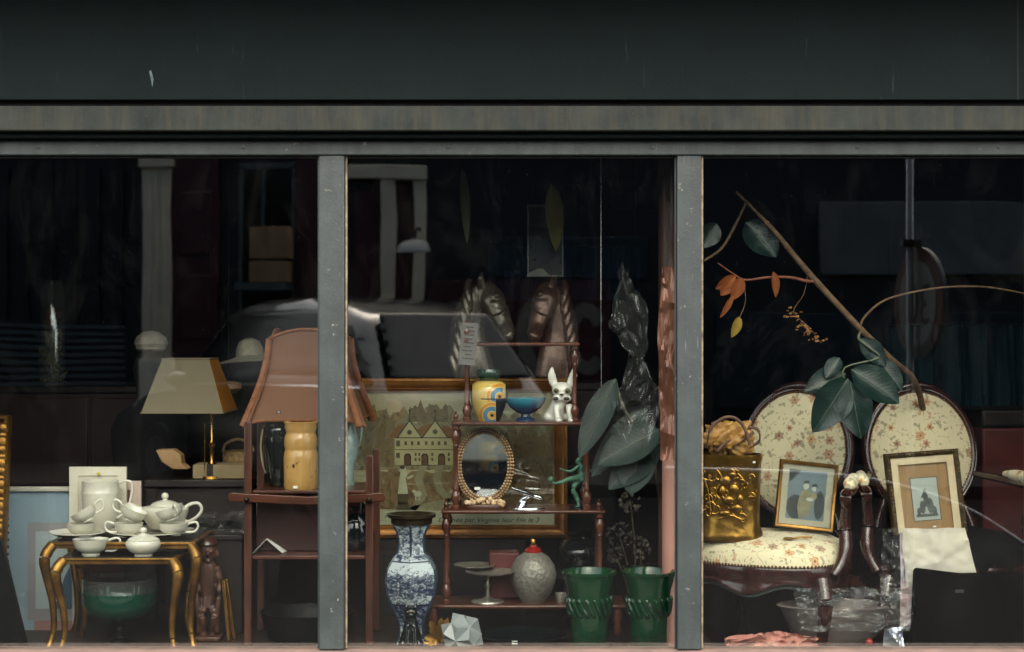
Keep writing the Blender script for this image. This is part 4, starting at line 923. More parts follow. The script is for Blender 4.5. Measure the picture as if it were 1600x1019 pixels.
part('collar', MB().lathe([(a*kv, z*kv) for a, z in [(14, 61), (15, 65), (19, 70), (19.5, 76), (18, 80), (16.5, 80), (16, 72), (13, 66), (0, 64)]], 40, b), pm('deep_green_glaze', (26, 62, 44), (16, 42, 30), 14, .1, coat=.8, rvar=.04), t)
b = W(821, 660, yv); b.z = TZ[1]
t = thing('footed_bowl', 'blue glazed bowl on a spreading foot between vase and dog', 'bowl', b)
m, tt, bs = nt('blue_fade_glaze'); sp = nd(tt, 'SeparateXYZ', Vector=coords(tt)).outputs[2]
put(tt, bs.inputs['Base Color'], ramp(tt, mth(tt, 'ADD', mth(tt, 'MULTIPLY', sp, 12.0), mth(tt, 'MULTIPLY', noise(tt, coords(tt), 30, 4), .12)), [(.3, s2l((24, 46, 76))), (.62, s2l((26, 70, 104))), (.98, s2l((38, 128, 146)))])); bs.inputs['Roughness'].default_value = .25; bs.inputs['Coat Weight'].default_value = .4
part('bowl', MB().lathe([(a*kv, z*kv) for a, z in [(7, 10), (14, 13), (24, 20), (30, 29), (32, 35), (31, 35), (28, 29), (20, 20), (0, 16)]], 40, b), m, t)
part('foot', MB().lathe([(a*kv, z*kv) for a, z in [(0, 0), (16, 0), (15, 2), (8, 6), (7, 10)]], 32, b), m, t)
yd = .58; q = lambda px, py, dy=0: W(px, py, yd+dy); kd = K(yd)
b = q(875, 660); b.z = TZ[1]
t = thing('dog_figurine', 'white ceramic bulldog figurine with tall ears and dark cheek spots', 'figurine', b)
M_dog = pm('white_crackle_glaze', (226, 224, 216), (206, 202, 192), 14, .3, 0, .15, 120, .3)
mb = MB()
mb.loft(*spline([q(866, 655, .03), q(868, 648, .02), q(871, 636, .0), q(875, 624, -.01), q(877, 612, -.01)], [(15*kd, 15*kd), (16*kd, 16*kd), (12*kd, 13*kd), (10*kd, 11*kd), (10*kd, 10*kd)], 3), 16, up=(0, 1, 0))
mb.ell(q(859, 652, .02), (10*kd, 14*kd, 9*kd)); mb.ell(q(889, 653, .02), (8*kd, 14*kd, 8*kd))
mb.ell(q(878, 610, -.02), (16*kd, 15*kd, 13*kd)); mb.ell(q(871, 623, -.038), (8*kd, 7*kd, 6*kd)); mb.ell(q(885, 623, -.038), (8*kd, 7*kd, 6*kd)); mb.ell(q(878, 616, -.046), (5*kd, 5*kd, 4*kd))
for a, c_ in ((868, 872), (888, 892)):
    mb.tube([q(a+2, 634, -.02), q(a+2, 645, -.035), q(c_, 655, -.04)], [6*kd, 5*kd, 5*kd], 12, 3); mb.ell(q(c_+1, 657.5, -.055), (6*kd, 8*kd, 4*kd))
for ex, tx, bx in ((867, 862, 867), (889, 896, 891)):
    mb.loft(*spline([q(bx, 604, -.01), q((bx+tx)/2-(.5), 596, -.01), q(tx, 586, -.01), q(tx+1, 574, -.01)], [(5*kd, 4*kd), (7.0*kd, 3.5*kd), (6.5*kd, 3*kd), (1.5*kd, 1.5*kd)], 3), 12, up=(0, 1, 0))
organic('body', mb, M_dog, t, voxel=.0032, smooth=2)
M_dk2 = pm('dark_glaze_spot', (52, 46, 36), (38, 34, 28), 20, .3)
for ex in (869, 886.5):
    e = part('eye', MB().ell(q(ex, 611, -.0545), (4.2*kd, 3*kd, 4*kd), None, 14, 8), pm('olive_eye', (118, 112, 66), None, 20, .2), t)
    part('pupil', MB().ell(q(ex, 611, -.0605), (2*kd, 1.4*kd, 2*kd), None, 10, 6), M_dk2, e)
for ex, s_ in ((868.5, 1), (885, -1)): part('cheek_spot', MB().ell(q(ex, 623.5, -.0525), (4.5*kd, 2*kd, 3*kd), None, 12, 8), M_dk2, t)
part('nose', MB().ell(q(877.5, 617, -.058), (3*kd, 2*kd, 1.6*kd), None, 12, 8), M_dk2, t)

# third shelf: beaded oval mirror, chrome mascot, green footballer
ym = .58; km = K(ym)
b = W(757, 797, ym); b.z = TZ[2]; cm = W(757, 728, ym)
t = thing('oval_mirror', 'oval tabletop mirror with beaded frame and shells at its foot', 'mirror', b)
tilt = tr(b) @ rotx(radians(-7.25)) @ tr(-b)
def oval(rx, rz, n=72, dy=0): return [cm+Vector((rx*km*cos(2*pi*i/n), dy, rz*km*sin(2*pi*i/n))) for i in range(n)]
mglass, tt, bs = nt('mirror_silver'); bs.inputs['Metallic'].default_value = 1; bs.inputs['Roughness'].default_value = .02; bs.inputs['Base Color'].default_value = (.8, .8, .8, 1)
part('mirror_glass', MB().prism([(p.x, p.z) for p in oval(36.5, 49.5)], ym-.004, ym).xf(tilt), mglass, t)
part('backboard', MB().prism([(p.x, p.z) for p in oval(44, 58)], ym+.001, ym+.012).xf(tilt), M_dkw, t)
part('frame', MB().tube(oval(40.5, 54), .0095, 10, closed=True, up=(0, -1, 0)).xf(tilt), pm('brown_shellwork', (122, 88, 58), (84, 58, 38), 40, .5, 0, .5, 150), t)
M_bd = pm('shell_beads', (196, 166, 126), (150, 114, 78), 50, .4)
bead = MB().ell((0, 0, 0), .0044, None, 7, 5)
for rx, rz, n_, dy in ((37.2, 50.2, 62, -.009), (41.5, 55, 68, -.012), (45, 59, 72, -.006)):
    mb = MB()
    for p in oval(rx, rz, n_, dy): mb.add([v+p for v in bead.v], bead.f)
    o = part('bead_row', mb.xf(tilt), M_bd, t, flat=False); o['kind'] = 'stuff'
part('base', MB().lathe([(0, 0), (.084, 0), (.084, .01), (.08, .017), (0, .017)], 40, M=tr(b) @ Matrix.Diagonal((1, .55, 1, 1))), M_mahogx, t, bevel=.002)
mb = MB(); rr_ = random.Random(4)
M_shell = pm('cream_shells', (222, 196, 160), (196, 162, 122), 40, .5)
for i in range(34):
    a = rr_.uniform(-1, 1); s_ = rr_.uniform(.006, .012)
    mb.ell((0, 0, 0), (s_, s_*.5, s_*.9), tr(b.x+a*.072, b.y-.02-rr_.random()*.018, b.z+.018+rr_.random()*.02*(1-a*a*.5)) @ roty(rr_.uniform(-1.5, 1.5)) @ rotx(rr_.uniform(-.5, .5)), 8, 5)
o = part('shell_cluster', mb, M_shell, t); o['kind'] = 'stuff'
part('price_sticker', MB().box((cm.x-11*km, cm.y-.008, cm.z-36*km), (9*km, .0008, 4.5*km), tilt @ tr(0, .0035, 0)), M_sticker, t)

M_chr = pm('bright_chrome', (206, 208, 210), (180, 182, 184), 8, .09, 1, .05, 40, rvar=.04)
yk = .56; q = lambda px, py, dy=0: W(px, py, yk+dy); kk = K(yk)
b = q(825, 797); b.z = TZ[2]
t = thing('chrome_mascot', 'chrome winged figure leaning forward on a flat base', 'figurine', b)
mb = MB()
mb.loft(*spline([q(812, 786), q(818, 780), q(826, 776), q(836, 776), q(845, 779), q(849, 782)], [(4*kk, 4*kk), (5*kk, 6*kk), (4.5*kk, 6*kk), (4*kk, 5*kk), (4*kk, 4.5*kk), (1.5*kk, 2*kk)], 3), 12, up=(0, 1, 0))
for s_ in (-1, 1): mb.loft(*spline([q(832, 775, s_*.012), q(820, 770, s_*.026), q(808, 766, s_*.04), q(798, 762, s_*.05)], [(3.5*kk, 3*kk), (4*kk, 4*kk), (3*kk, 4*kk), (.8*kk, 1*kk)], 3), 10, up=(0, 1, 0))
mb.loft(*spline([q(820, 782), q(816, 789), q(814, 795)], [(5*kk, 5*kk), (7*kk, 8*kk), (10*kk, 11*kk)], 3), 12, up=(0, 1, 0))
organic('body', mb, M_chr, t, voxel=.0028, smooth=2)
part('base', MB().lathe([(0, 0), (27*kk, 0), (26*kk, .004), (20*kk, .008), (0, .009)], 36, M=tr(b) @ Matrix.Diagonal((1, .5, 1, 1))), M_chr, t)
M_verd = pm('verdigris_green', (92, 138, 112), (54, 92, 76), 20, .55, .15, .3, 90)
yg = .56; q = lambda px, py, dy=0: W(px, py, yg+dy); kg = K(yg)
b = q(903, 797); b.z = TZ[2]
t = thing('footballer_statuette', 'green verdigris statuette of a footballer kicking a ball', 'statuette', b)
mb = MB()
mb.tube([q(904, 792), q(904, 787, .0), q(900, 775), q(895, 766, -.01), q(900, 756), q(907, 748)], [3.2*kg, 2.9*kg, 3.9*kg, 3.6*kg, 4.8*kg, 5.6*kg], 12, 3)      # standing leg
mb.tube([q(906, 747), q(898, 748, -.01), q(890, 749, -.02), q(880, 753, -.02), q(872, 755, -.02), q(866, 756, -.02)], [5.8*kg, 5.2*kg, 3.9*kg, 3.4*kg, 2.5*kg, 2.2*kg], 12, 3)   # kicking leg
mb.tube([q(866, 756, -.02), q(863, 753, -.022)], [2.6*kg, 1.6*kg], 10); mb.ell(q(902, 793, -.008), (5*kg, 5*kg, 2.4*kg))
mb.loft(*spline([q(909, 752), q(910, 745), q(908, 738), q(907, 731), q(907, 727), q(906, 724)], [(6*kg, 6*kg), (6.2*kg, 6.5*kg), (5*kg, 5.6*kg), (6*kg, 7.5*kg), (4*kg, 6*kg), (2.4*kg, 2.4*kg)], 3), 14, up=(0, 1, 0))
mb.ell(q(903.5, 721), (4.2*kg, 4.2*kg, 5.2*kg)); mb.ell(q(899.6, 722.5), (1.2*kg, 1.2*kg, 1.2*kg)); mb.ell(q(905.5, 718.5), (4*kg, 4.4*kg, 3.6*kg)); mb.ell(q(900.6, 725), (1.5*kg, 1.8*kg, 1*kg))
mb.tube([q(904, 729, -.016), q(897, 734, -.025), q(892, 737, -.03), q(884, 736, -.03), q(878, 734, -.03)], [2.9*kg, 2.5*kg, 2.2*kg, 1.9*kg, 1.5*kg], 10, 3)
for dy in (-1, 0, 1): mb.tube([q(878, 734, -.03), q(874.5, 732.5+dy*1.2, -.03)], [.9*kg, .6*kg], 6)
mb.tube([q(911, 730, .016), q(918, 734, .02), q(924, 737, .02), q(932, 740, .015), q(937, 741, .01)], [2.9*kg, 2.5*kg, 2.1*kg, 1.8*kg, 1.4*kg], 10, 3)
for dy in (-1, 0, 1): mb.tube([q(937, 741, .01), q(940, 741.5+dy*1.3, .01)], [.9*kg, .6*kg], 6)
organic('body', mb, M_verd, t, voxel=.0022, smooth=1)
part('ball', MB().ell(q(860.5, 749.5, -.02), 5*kg), M_verd, t); part('base', MB().lathe([(0, 0), (.034, 0), (.033, .006), (.03, .008), (0, .009)], 24, b), M_black, t)

# bottom shelf: silver cake stand, pewter bottle, red box, small cup
yp = .58; kp = K(yp); q = lambda px, py, dy=0: W(px, py, yp+dy)
b = q(762, 946); b.z = TZ[3]
M_silver = pm('tarnished_silver', (190, 184, 174), (130, 124, 116), 16, .32, .7, .1, 50)
t = thing('silver_cake_stand', 'low two dish silver stand on the bottom shelf of the whatnot', 'tray', b)
part('foot', MB().lathe([(a*kp, z*kp) for a, z in [(0, 0), (26, 0), (25, 2), (12, 4), (4, 8), (3, 20), (5, 26), (3, 30), (3, 42), (8, 46)]], 28, b), M_silver, t)
part('dish', MB().lathe([(a*kp, z*kp) for a, z in [(0, 44), (26, 45), (38, 48), (39, 50), (37, 50), (26, 47), (0, 46)]], 40, b+Vector((.01, -.03, 0))), M_silver, t)
part('dish', MB().lathe([(a*kp, z*kp) for a, z in [(0, 48), (22, 49), (32, 52), (33, 54), (31, 54), (22, 51), (0, 50)]], 40, b+Vector((-.05, .05, .004))), M_silver, t)
b = q(833, 946); b.z = TZ[3]
t = thing('pewter_bottle', 'round embossed pewter bottle with red and gilt stopper', 'bottle', b)
m, tt, bs = nt('embossed_pewter'); v = coords(tt); bs.inputs['Metallic'].default_value = .35; bs.inputs['Roughness'].default_value = .45
put(tt, bs.inputs['Base Color'], mix(tt, noise(tt, v, 14, 5), s2l((142, 138, 128)), s2l((100, 96, 88))))
bump(tt, bs, nd(tt, 'TexVoronoi', {'feature': 'SMOOTH_F1'}, Vector=v, Scale=70.0, Smoothness=.35).outputs[0], .5, .006)
part('body', MB().lathe([(a*kp, z*kp) for a, z in [(0, 0), (18, 0), (19, 2), (28, 14), (35, 32), (36.5, 44), (33, 58), (25, 70), (14, 77), (12, 78)]], 48, b), m, t)
part('neck', MB().lathe([(a*kp, z*kp) for a, z in [(13, 77), (13.5, 80), (10, 84), (6, 86), (5.5, 89)]], 28, b), pm('red_enamel', (150, 34, 26), (120, 22, 20), 12, .25, coat=.5), t)
part('stopper', MB().lathe([(a*kp, z*kp) for a, z in [(4.5, 88), (5, 91), (4.5, 96), (3.5, 98), (0, 98.5)]], 20, b), M_brass, t)
o = part('red_box', MB().bb(X(764, .66), X(812, .66), .63, .72, TZ[3]+.001, Z(862, .66)), pm('oxblood_leather', (96, 34, 28), (70, 24, 22), 14, .5, 0, .3, 120), None, (X(788, .66), .67, TZ[3]), bevel=.008); tag(o, 'dark red leather box behind the pewter bottle', 'box')
b = q(876, 946); b.z = TZ[3]
t = thing('small_silver_cup', 'small silver cup with ring handle right of the pewter bottle', 'cup', b)
part('bowl', MB().lathe([(0, 0), (.016, 0), (.02, .02), (.022, .032), (.020, .032), (.016, .006), (0, .005)], 24, b), M_silver, t); part('handle', MB().tube([b+Vector((.02+.013*(1-cos(a)), -.004, .017+.011*sin(a))) for a in [2*pi*i/14 for i in range(14)]], .002, 6, closed=True, up=(0, 1, 0)), M_silver, t)
# black carved pot behind the planters, on a dark stool
yb2 = .86; kb = K(yb2); zb2 = Z(896, yb2)
t = thing('dark_stool', 'dark round stool behind the green planters', 'stool', (X(906, yb2), yb2, ZS))
part('seat', MB().lathe([(0, zb2-.02), (.11, zb2-.02), (.115, zb2-.01), (.11, zb2-.001), (0, zb2-.001)], 28, (X(906, yb2), yb2, 0)), M_dkw, t)
for i in range(4): a = pi/4+i*pi/2; part('leg', MB().tube([(X(906, yb2)+.07*cos(a), yb2+.07*sin(a), zb2-.02), (X(906, yb2)+.1*cos(a), yb2+.1*sin(a), ZS)], .012, 8), M_dkw, t)
t, b = vase('black_carved_pot', 'round black glossy pot with carved shoulder behind the whatnot', 906, 896, yb2, zb2, [(a*kb, z*kb) for a, z in [(0, 0), (20, 0), (30, 10), (37, 26), (36, 40), (28, 51), (18, 55), (17, 58), (23, 62), (22, 63), (15, 58), (12, 20), (0, 10)]], M_blackglaze, 48, cat='pot', mod=lambda a, z: 1+(.03*sin(22*a+z*90) if .05 < z < .12 else 0))

# delft vase, black cat, gilt leaf, frosted crystal, black dish
def delft():
    m, tt, b = nt('delft_glaze'); v = coords(tt); sp = nd(tt, 'SeparateXYZ', Vector=v); z = sp.outputs[2]
    n = noise(tt, nd(tt, 'Mapping', Vector=v, Scale=(1, 1, 1.6)).outputs[0], 52, 9, .78, .6); n2 = noise(tt, v, 9, 3)
    zz = mth(tt, 'ADD', z, mth(tt, 'MULTIPLY', mth(tt, 'SUBTRACT', n2, .5), .05))
    band = ramp(tt, mth(tt, 'MULTIPLY', zz, 1/.43), [(0, (.5,)*3), (.10, (.55,)*3), (.20, (.78,)*3), (.31, (.85,)*3), (.36, (.5,)*3), (.43, (.74,)*3), (.57, (.78,)*3), (.62, (.42,)*3), (.68, (.3,)*3), (.72, (.66,)*3), (.78, (.58,)*3), (.92, (.62,)*3)])
    ink = ramp(tt, mth(tt, 'ADD', n, mth(tt, 'MULTIPLY', mth(tt, 'SUBTRACT', band, .5), .38)), [(.50, (0, 0, 0)), (.55, (.75,)*3), (.62, (1, 1, 1))])
    white = mix(tt, noise(tt, v, 6, 4), s2l((188, 196, 198)), s2l((170, 180, 186)))
    col = mix(tt, ink, white, s2l((34, 46, 74)))
    for zc_, hw in ((.145, .004), (.300, .002)):
        col = mix(tt, mth(tt, 'LESS_THAN', mth(tt, 'ABSOLUTE', mth(tt, 'SUBTRACT', z, zc_)), hw), col, s2l((30, 40, 62)))
    put(tt, b.inputs['Base Color'], col); b.inputs['Roughness'].default_value = .2; b.inputs['Coat Weight'].default_value = .4; return m
yx = .34; kx = K(yx)
b = W(643, 1000, yx); b.z = ZS; top = (Z(812, yx)-ZS)/kx
prof = [(0, 0), (24, 0), (24, 4), (20, 10), (19, 30), (23, 44), (30, 58), (39, 82), (41.5, 100), (39, 118), (30, 134), (24, 140), (22, 144), (20.5, 160), (22, 172), (28, 184), (30, top-6)]
t = thing('delft_vase', 'tall six sided blue and white vase with bronze rim', 'vase', b)
hexm = lambda a, z: 1/max(cos(((a+pi/6) % (pi/3))-pi/6), .3)*.93
part('body', MB().lathe([(a*kx, z*kx) for a, z in prof], 48, b, mod=hexm), delft(), t, angle=28)
for i in range(6):
    a = pi/6+i*pi/3
    mb = MB().tube([b+Vector((r_*kx*1.075*cos(a), r_*kx*1.075*sin(a), z_*kx)) for r_, z_ in (prof[11:-1] if i == 4 else prof[2:-1])], .0042, 6, 2)
    part('corner_rib', mb, pm('dark_blue_rib', (44, 58, 74), (36, 48, 62), 20, .25), t)
part('rim', MB().lathe([(a*kx, z*kx) for a, z in [(29, top-8), (32, top-6), (33, top+2), (38, top+4), (38.5, top+9), (35, top+9), (26, top), (0, top-10)]], 48, b, mod=lambda a, z: 1+.012*sin(40*a)), pm('dark_bronze', (78, 66, 50), (52, 44, 34), 20, .4, .7, .3, 80), t)
yz = .20; kz = K(yz); q = lambda px, py, dy=0: W(px, py, yz+dy)
b = q(642, 1016); b.z = ZS
t = thing('cat_figurine', 'black polished seated cat figurine in front of the delft vase', 'figurine', b)
mb = MB(); zof = lambda py: q(0, py).z
mb.loft(*spline([(b.x, yz+.02, ZS+.006), (b.x, yz+.02, q(0, 1000).z), (b.x, yz+.008, q(0, 985).z), (b.x, yz, q(0, 972).z), (b.x, yz-.004, q(0, 964).z)], [(17*kz, 18*kz), (18*kz, 18*kz), (13*kz, 14*kz), (10*kz, 10*kz), (8*kz, 8*kz)], 3), 16, up=(0, 1, 0))
mb.ell(q(642, 958, -.008), (11*kz, 10*kz, 9.5*kz)); mb.ell(q(642, 961.5, -.03), (5*kz, 5*kz, 4*kz))
for s_ in (-1, 1):
    mb.loft([q(642+s_*6, 953), q(642+s_*8, 946), q(642+s_*8.5, 938)], [(4*kz, 3*kz), (3*kz, 2.4*kz), (.6*kz, .6*kz)], 8, up=(0, 1, 0))
    mb.tube([q(642+s_*5, 978, -.012), q(642+s_*6, 995, -.02), q(642+s_*6, 1010, -.024)], [5*kz, 4*kz, 4.5*kz], 10, 3); mb.ell(q(642+s_*13, 1006, .01), (7*kz, 12*kz, 8*kz))
organic('body', mb, M_blackglaze, t, voxel=.0032, smooth=2)
for s_ in (-1, 1): part('eye', MB().ell(q(642+s_*4.5, 957, -.0305), (2*kz, 1.4*kz, 1.4*kz), None, 8, 6), M_gold, t)
# leaves: a general leaf blade
def leaf(base, tip, width, nrm, curl=.1, cup=.15, lobes=0, n=14, sharp=1.0):
    base, tip, nrm = Vector(base), Vector(tip), Vector(nrm).normalized(); d = tip-base; L = d.length; d.normalize(); s = d.cross(nrm).normalized(); nn = s.cross(d)
    def fn(u, v):
        x = (u-.5)*2; w_ = width/2*max(sin(pi*min(v**.85, 1)), 0)**(.75*sharp)
        if lobes: w_ *= .55+.45*abs(sin(pi*lobes*v))
        p = base+d*(L*v)+s*(x*w_)+nn*(-curl*L*(v*v)+cup*w_*abs(x)**1.5+.012*width*sin(v*17)*abs(x))
        return p
    return MB().grid(fn, 8, n, uvf=lambda u, v: (u, v))
def midrib(base, tip, nrm, curl, r=.0022):
    base, tip, nrm = Vector(base), Vector(tip), Vector(nrm).normalized(); d = tip-base; L = d.length; d.normalize(); s = d.cross(nrm).normalized(); nn = s.cross(d)
    return MB().tube([base+d*(L*i/8)+nn*(-curl*L*(i/8)**2)+nn*.0012 for i in range(9)], [r*(1-.7*i/8) for i in range(9)], 6)
b = q(684, 1008); b.z = ZS
t = thing('gilt_leaf_spray', 'gilded oak leaf spray beside the frosted crystal', 'ornament', b)
for (bx, by, tx, ty, w_) in ((684, 1000, 664, 996, 18), (684, 1000, 672, 970, 16), (686, 1000, 690, 966, 17), (688, 998, 700, 966, 15), (684, 1004, 662, 1004, 12), (687, 1002, 702, 985, 15)):
    part('leaf', leaf(q(bx, by, .0), q(tx, ty, -.015), w_*kz, (0, -1, .3), .05, .2, 3), M_gold, t)
part('stem', MB().tube([b, q(685, 1000), q(687, 985)], .004, 6, 3), M_gold, t)
b = W(722, 1016, .15); b.z = ZS; kc = K(.15)
mb = MB(); cc = W(722, 992, .17)
import itertools
gold_ = (1+5**.5)/2
ico = [Vector(p).normalized() for p in [(0, s1, s2*gold_) for s1 in (-1, 1) for s2 in (-1, 1)]+[(s1, s2*gold_, 0) for s1 in (-1, 1) for s2 in (-1, 1)]+[(s2*gold_, 0, s1) for s1 in (-1, 1) for s2 in (-1, 1)]]
fc = [f for f in itertools.combinations(range(12), 3) if all((ico[a]-ico[b_]).length < 1.1 for a, b_ in itertools.combinations(f, 2))]
Rr = rotx(.35) @ roty(.4) @ rotz(.2); v_ = [cc+(Rr @ p)*.066 for p in ico]; fcs = []
for f in fc:
    n_ = sum((ico[i] for i in f), Vector())/3; m_ = len(v_); v_.append(cc+(Rr @ n_.normalized())*.082)
    f = list(f)
    if (ico[f[1]]-ico[f[0]]).cross(ico[f[2]]-ico[f[0]]).dot(n_) < 0: f = f[::-1]
    fcs += [(f[0], f[1], m_), (f[1], f[2], m_), (f[2], f[0], m_)]
mcr, tt, bs = nt('frosted_glass'); bs.inputs['Base Color'].default_value = (.34, .37, .365, 1); bs.inputs['Roughness'].default_value = .38; bs.inputs['Subsurface Weight'].default_value = .5; bs.inputs['Subsurface Radius'].default_value = (.03, .03, .03); bs.inputs['Subsurface Scale'].default_value = .6; bs.inputs['Transmission Weight'].default_value = .25
bump(tt, bs, noise(tt, coords(tt), 120, 3), .1, .001)
o = part('crystal_ornament', MB().add(v_, fcs), mcr, None, b, flat=True); tag(o, 'frosted glass star shaped block on the window ledge', 'crystal')
b = W(815, 1010, .34); b.z = ZS
t = thing('black_dish', 'wide black glass dish with a price sticker on the stage', 'dish', b)
part('bowl', MB().lathe([(0, 0), (.08, 0), (.085, .004), (.14, .02), (.165, .034), (.162, .036), (.13, .024), (.06, .01), (0, .01)], 48, b), M_blackglaze, t)
part('price_sticker', MB().box((b.x-.025, b.y-.158, b.z+.032), (.02, .001, .012)), M_sticker, t)

# two green planters
M_grn = pm('emerald_glaze', (10, 58, 32), (6, 38, 23), 5, .12, 0, .05, 20, .25, rvar=.04, spec=.4)
def planter(label, px, y):
    b = W(px, 1012, y); b.z = ZS; k = K(y); top = (Z(893, y)-ZS)/k
    t = thing('green_planter', label, 'planter', b, 'emerald planters')
    pr = [(0, 0), (26, 0), (28, 4), (28.5, 30), (29.5, 55), (30, 66), (31, 76), (33, 88), (37.5, 104), (40, top-5), (43, top-4), (43.5, top), (41, top+1), (37, top-5), (33, 80), (24, 20), (0, 12)]
    part('body', MB().lathe([(a*k, z*k) for a, z in pr], 56, b), M_grn, t)
    for i in range(18):
        a0 = 2*pi*i/18; zl, zh_ = 52, 82
        mb = MB().tube([b+Vector(((r_+1.2)*k*cos(a0+d_), (r_+1.2)*k*sin(a0+d_), z_*k)) for r_, z_, d_ in ((28, zl, .42), (30.5, zl+4, .36), (32, 67, .18), (33.6, zh_-3, .02), (32, zh_, -.02))], [1.2*k, 3*k, 3.6*k, 3.4*k, 1.4*k], 8, 3)
        part('twisted_rib', mb, M_grn, t)
    part('soil', MB().lathe([(0, (top-12)*k), (34.5*k, (top-12)*k)], 32, b, cap0=False, cap1=False), M_gap, t)
planter('emerald glazed planter with twisted ribs nearer the whatnot', 921, .24)
planter('emerald glazed planter with twisted ribs beside the right mullion', 1014, .24)
t, b = vase('black_flat_dish', 'flat black glossy dish resting behind the second planter', 1016, 886, .62, Z(892, .62), [(0, 0), (.06, 0), (.11, .012), (.10, .014), (0, .006)], M_blackglaze, cat='dish')
part('pedestal', MB().bb(b.x-.05, b.x+.05, .57, .67, ZS, b.z-.001), M_black, t)

# plant with big soft leaves, copper foil, pink column, cellophane at the right of the middle window
M_leafg = translucent('grey_green_leaf', (38, 56, 50), (24, 38, 34), 8, .15, .5)
yf = .42
t = thing('broad_leaf_plant', 'drooping plant with broad grey green leaves behind the second planter', 'plant', (X(1030, .55), .55, ZS))
for (bx, by, tx, ty, w_, y_, cu) in ((1030, 672, 934, 722, 62, .40, .12), (1032, 690, 950, 762, 56, .44, .1), (962, 592, 904, 716, 44, .38, .05), (1012, 640, 922, 742, 48, .46, .1), (1000, 700, 985, 772, 60, .43, .08)):
    lf = part('leaf', leaf(W(bx, by, y_), W(tx, ty, y_-.05), w_*K(y_), (-.15, -1, .45), cu, .25, 0, 16), M_leafg, t)
    part('midrib', midrib(W(bx, by, y_), W(tx, ty, y_-.05), (-.15, -1, .45), cu, .002), pm('pale_vein', (88, 100, 82), None, 20, .6), lf)
part('stem', MB().tube([W(1030, 676, .42), W(1042, 720, .48), (X(1040, .55), .55, .9), (X(1030, .55), .55, ZS+.1)], [.006, .008, .01, .012], 8, 4), pm('plant_stem', (110, 96, 66), (80, 70, 48), 20, .7), t)
part('stem', MB().tube([W(962, 594, .38), W(975, 640, .42), W(1020, 720, .5), (X(1034, .55), .55, .8)], [.004, .006, .007, .009], 8, 4), MATS['plant_stem'], t)
part('pot', MB().lathe([(0, 0), (.06, 0), (.075, .13), (.08, .135), (.07, .135), (.06, .1), (0, .1)], 28, (X(1030, .55), .55, ZS)), M_black, t)
M_foil = pm('copper_foil', (150, 100, 78), (104, 62, 46), 7, .32, .25, coat=.1)
def foilshape(x, z, u, v): return x*(.55+.6*abs(sin(v*5.2+.6)))+.012*sin(v*9), z
crumple('copper_foil', 'crinkled copper pink wrapping foil hanging inside the right mullion', 'foil', W(1046, 566, .16), 34*K(.16), 300*K(.16), .022, M_foil, 5, .5, 34, shape=foilshape)
b = Vector((X(1046, .3), .3, ZS))
o = part('pink_column', MB().lathe([(.026, 0), (.026, Z(690, .3)-ZS), (.024, Z(688, .3)-ZS)], 28, b), pm('dusty_pink_paper', (186, 134, 118), (168, 116, 102), 4, .6), None, b); tag(o, 'dusty pink upright tube beside the right mullion', 'tube')
b = Vector((X(1043, .5), .5, ZS))
o = part('brown_post', MB().lathe([(.034, 0), (.034, 2.6-ZS)], 24, b), wood('brown_post_wood', (84, 52, 38), (60, 38, 30), 'z', .5, .1), None, b); tag(o, 'dark brown floor to ceiling post behind the right mullion', 'post')
crumple('cellophane_wrap', 'tall crumpled clear cellophane wrap beside the copper foil', 'cellophane', W(985, 545, .36), 84*K(.36), 250*K(.36), .05, M_cello, 8, 1.2, 60, shape=lambda x, z, u, v: (x*(.25+.75*abs(sin(v*6.1+.5)))*(1-.5*v)+.03*sin(v*5), z*(1-.12*cos(u*9))))
# dim flower heads
yq2 = .9
t = thing('dried_hydrangea', 'dim grey dried flower heads on thin stems behind the planters', 'flowers', (X(985, yq2), yq2, ZS))
M_pet = pm('grey_petal', (120, 112, 100), (86, 80, 72), 30, .8); rr_ = random.Random(8)
for (px, py, r_) in ((968, 838, 20), (1000, 856, 17), (985, 785, 16), (960, 866, 12)):
    mb = MB(); cN = W(px, py, yq2)
    for i in range(44):
        d_ = Vector((rr_.gauss(0, 1), rr_.gauss(0, 1), rr_.gauss(0, 1))).normalized()*r_*K(yq2)
        mb.ell((0, 0, 0), (.008, .002, .008), tr(cN+d_) @ rotz(rr_.uniform(0, 6)) @ rotx(rr_.uniform(-1, 1)), 6, 4)
    o = part('flower_head', mb, M_pet, t); o['kind'] = 'stuff'
    part('stem', MB().tube([cN, cN*.5+Vector((X(985, yq2), yq2, ZS))*.5+Vector((.02, 0, 0)), (X(985, yq2), yq2, ZS)], .003, 6, 3), MATS['dried_leaf'], t)

# hanging things: cord, beaded frame, dry leaves
t = thing('white_thread', 'thin white cord hanging down right of the whatnot', 'cord', W(939, 665, .46))
part('cord', MB().tube([(X(939, .46), .46, 2.62), W(939, 470, .46)], .0016, 6), pm('white_cord', (206, 204, 198), None, 30, .7), t)
part('rod', MB().tube([W(939, 470, .46), W(940, 664, .46)], .0014, 6), pm('dull_wire', (120, 122, 120), None, 30, .5), t)
yb3 = 1.0; c = W(852, 377, yb3)
t = thing('beaded_frame', 'small dark picture with beaded silver edge hanging above the horse heads', 'picture', c)
part('panel', rect(52*K(yb3), 106*K(yb3), 0, .006).xf(tr(c)), pm('dark_picture', (24, 28, 24), (18, 22, 22), 9, .3), t)
mb = MB(); hw, hh_ = 27*K(yb3), 55*K(yb3); bead = MB().ell((0, 0, 0), .0042, None, 6, 4)
for i in range(15):
    for sz in (-1, 1): p = c+Vector((-hw+2*hw*i/14, -.004, sz*hh_)); mb.add([v+p for v in bead.v], bead.f)
for i in range(1, 29):
    for sx in (-1, 1): p = c+Vector((sx*hw, -.004, -hh_+2*hh_*i/29)); mb.add([v+p for v in bead.v], bead.f)
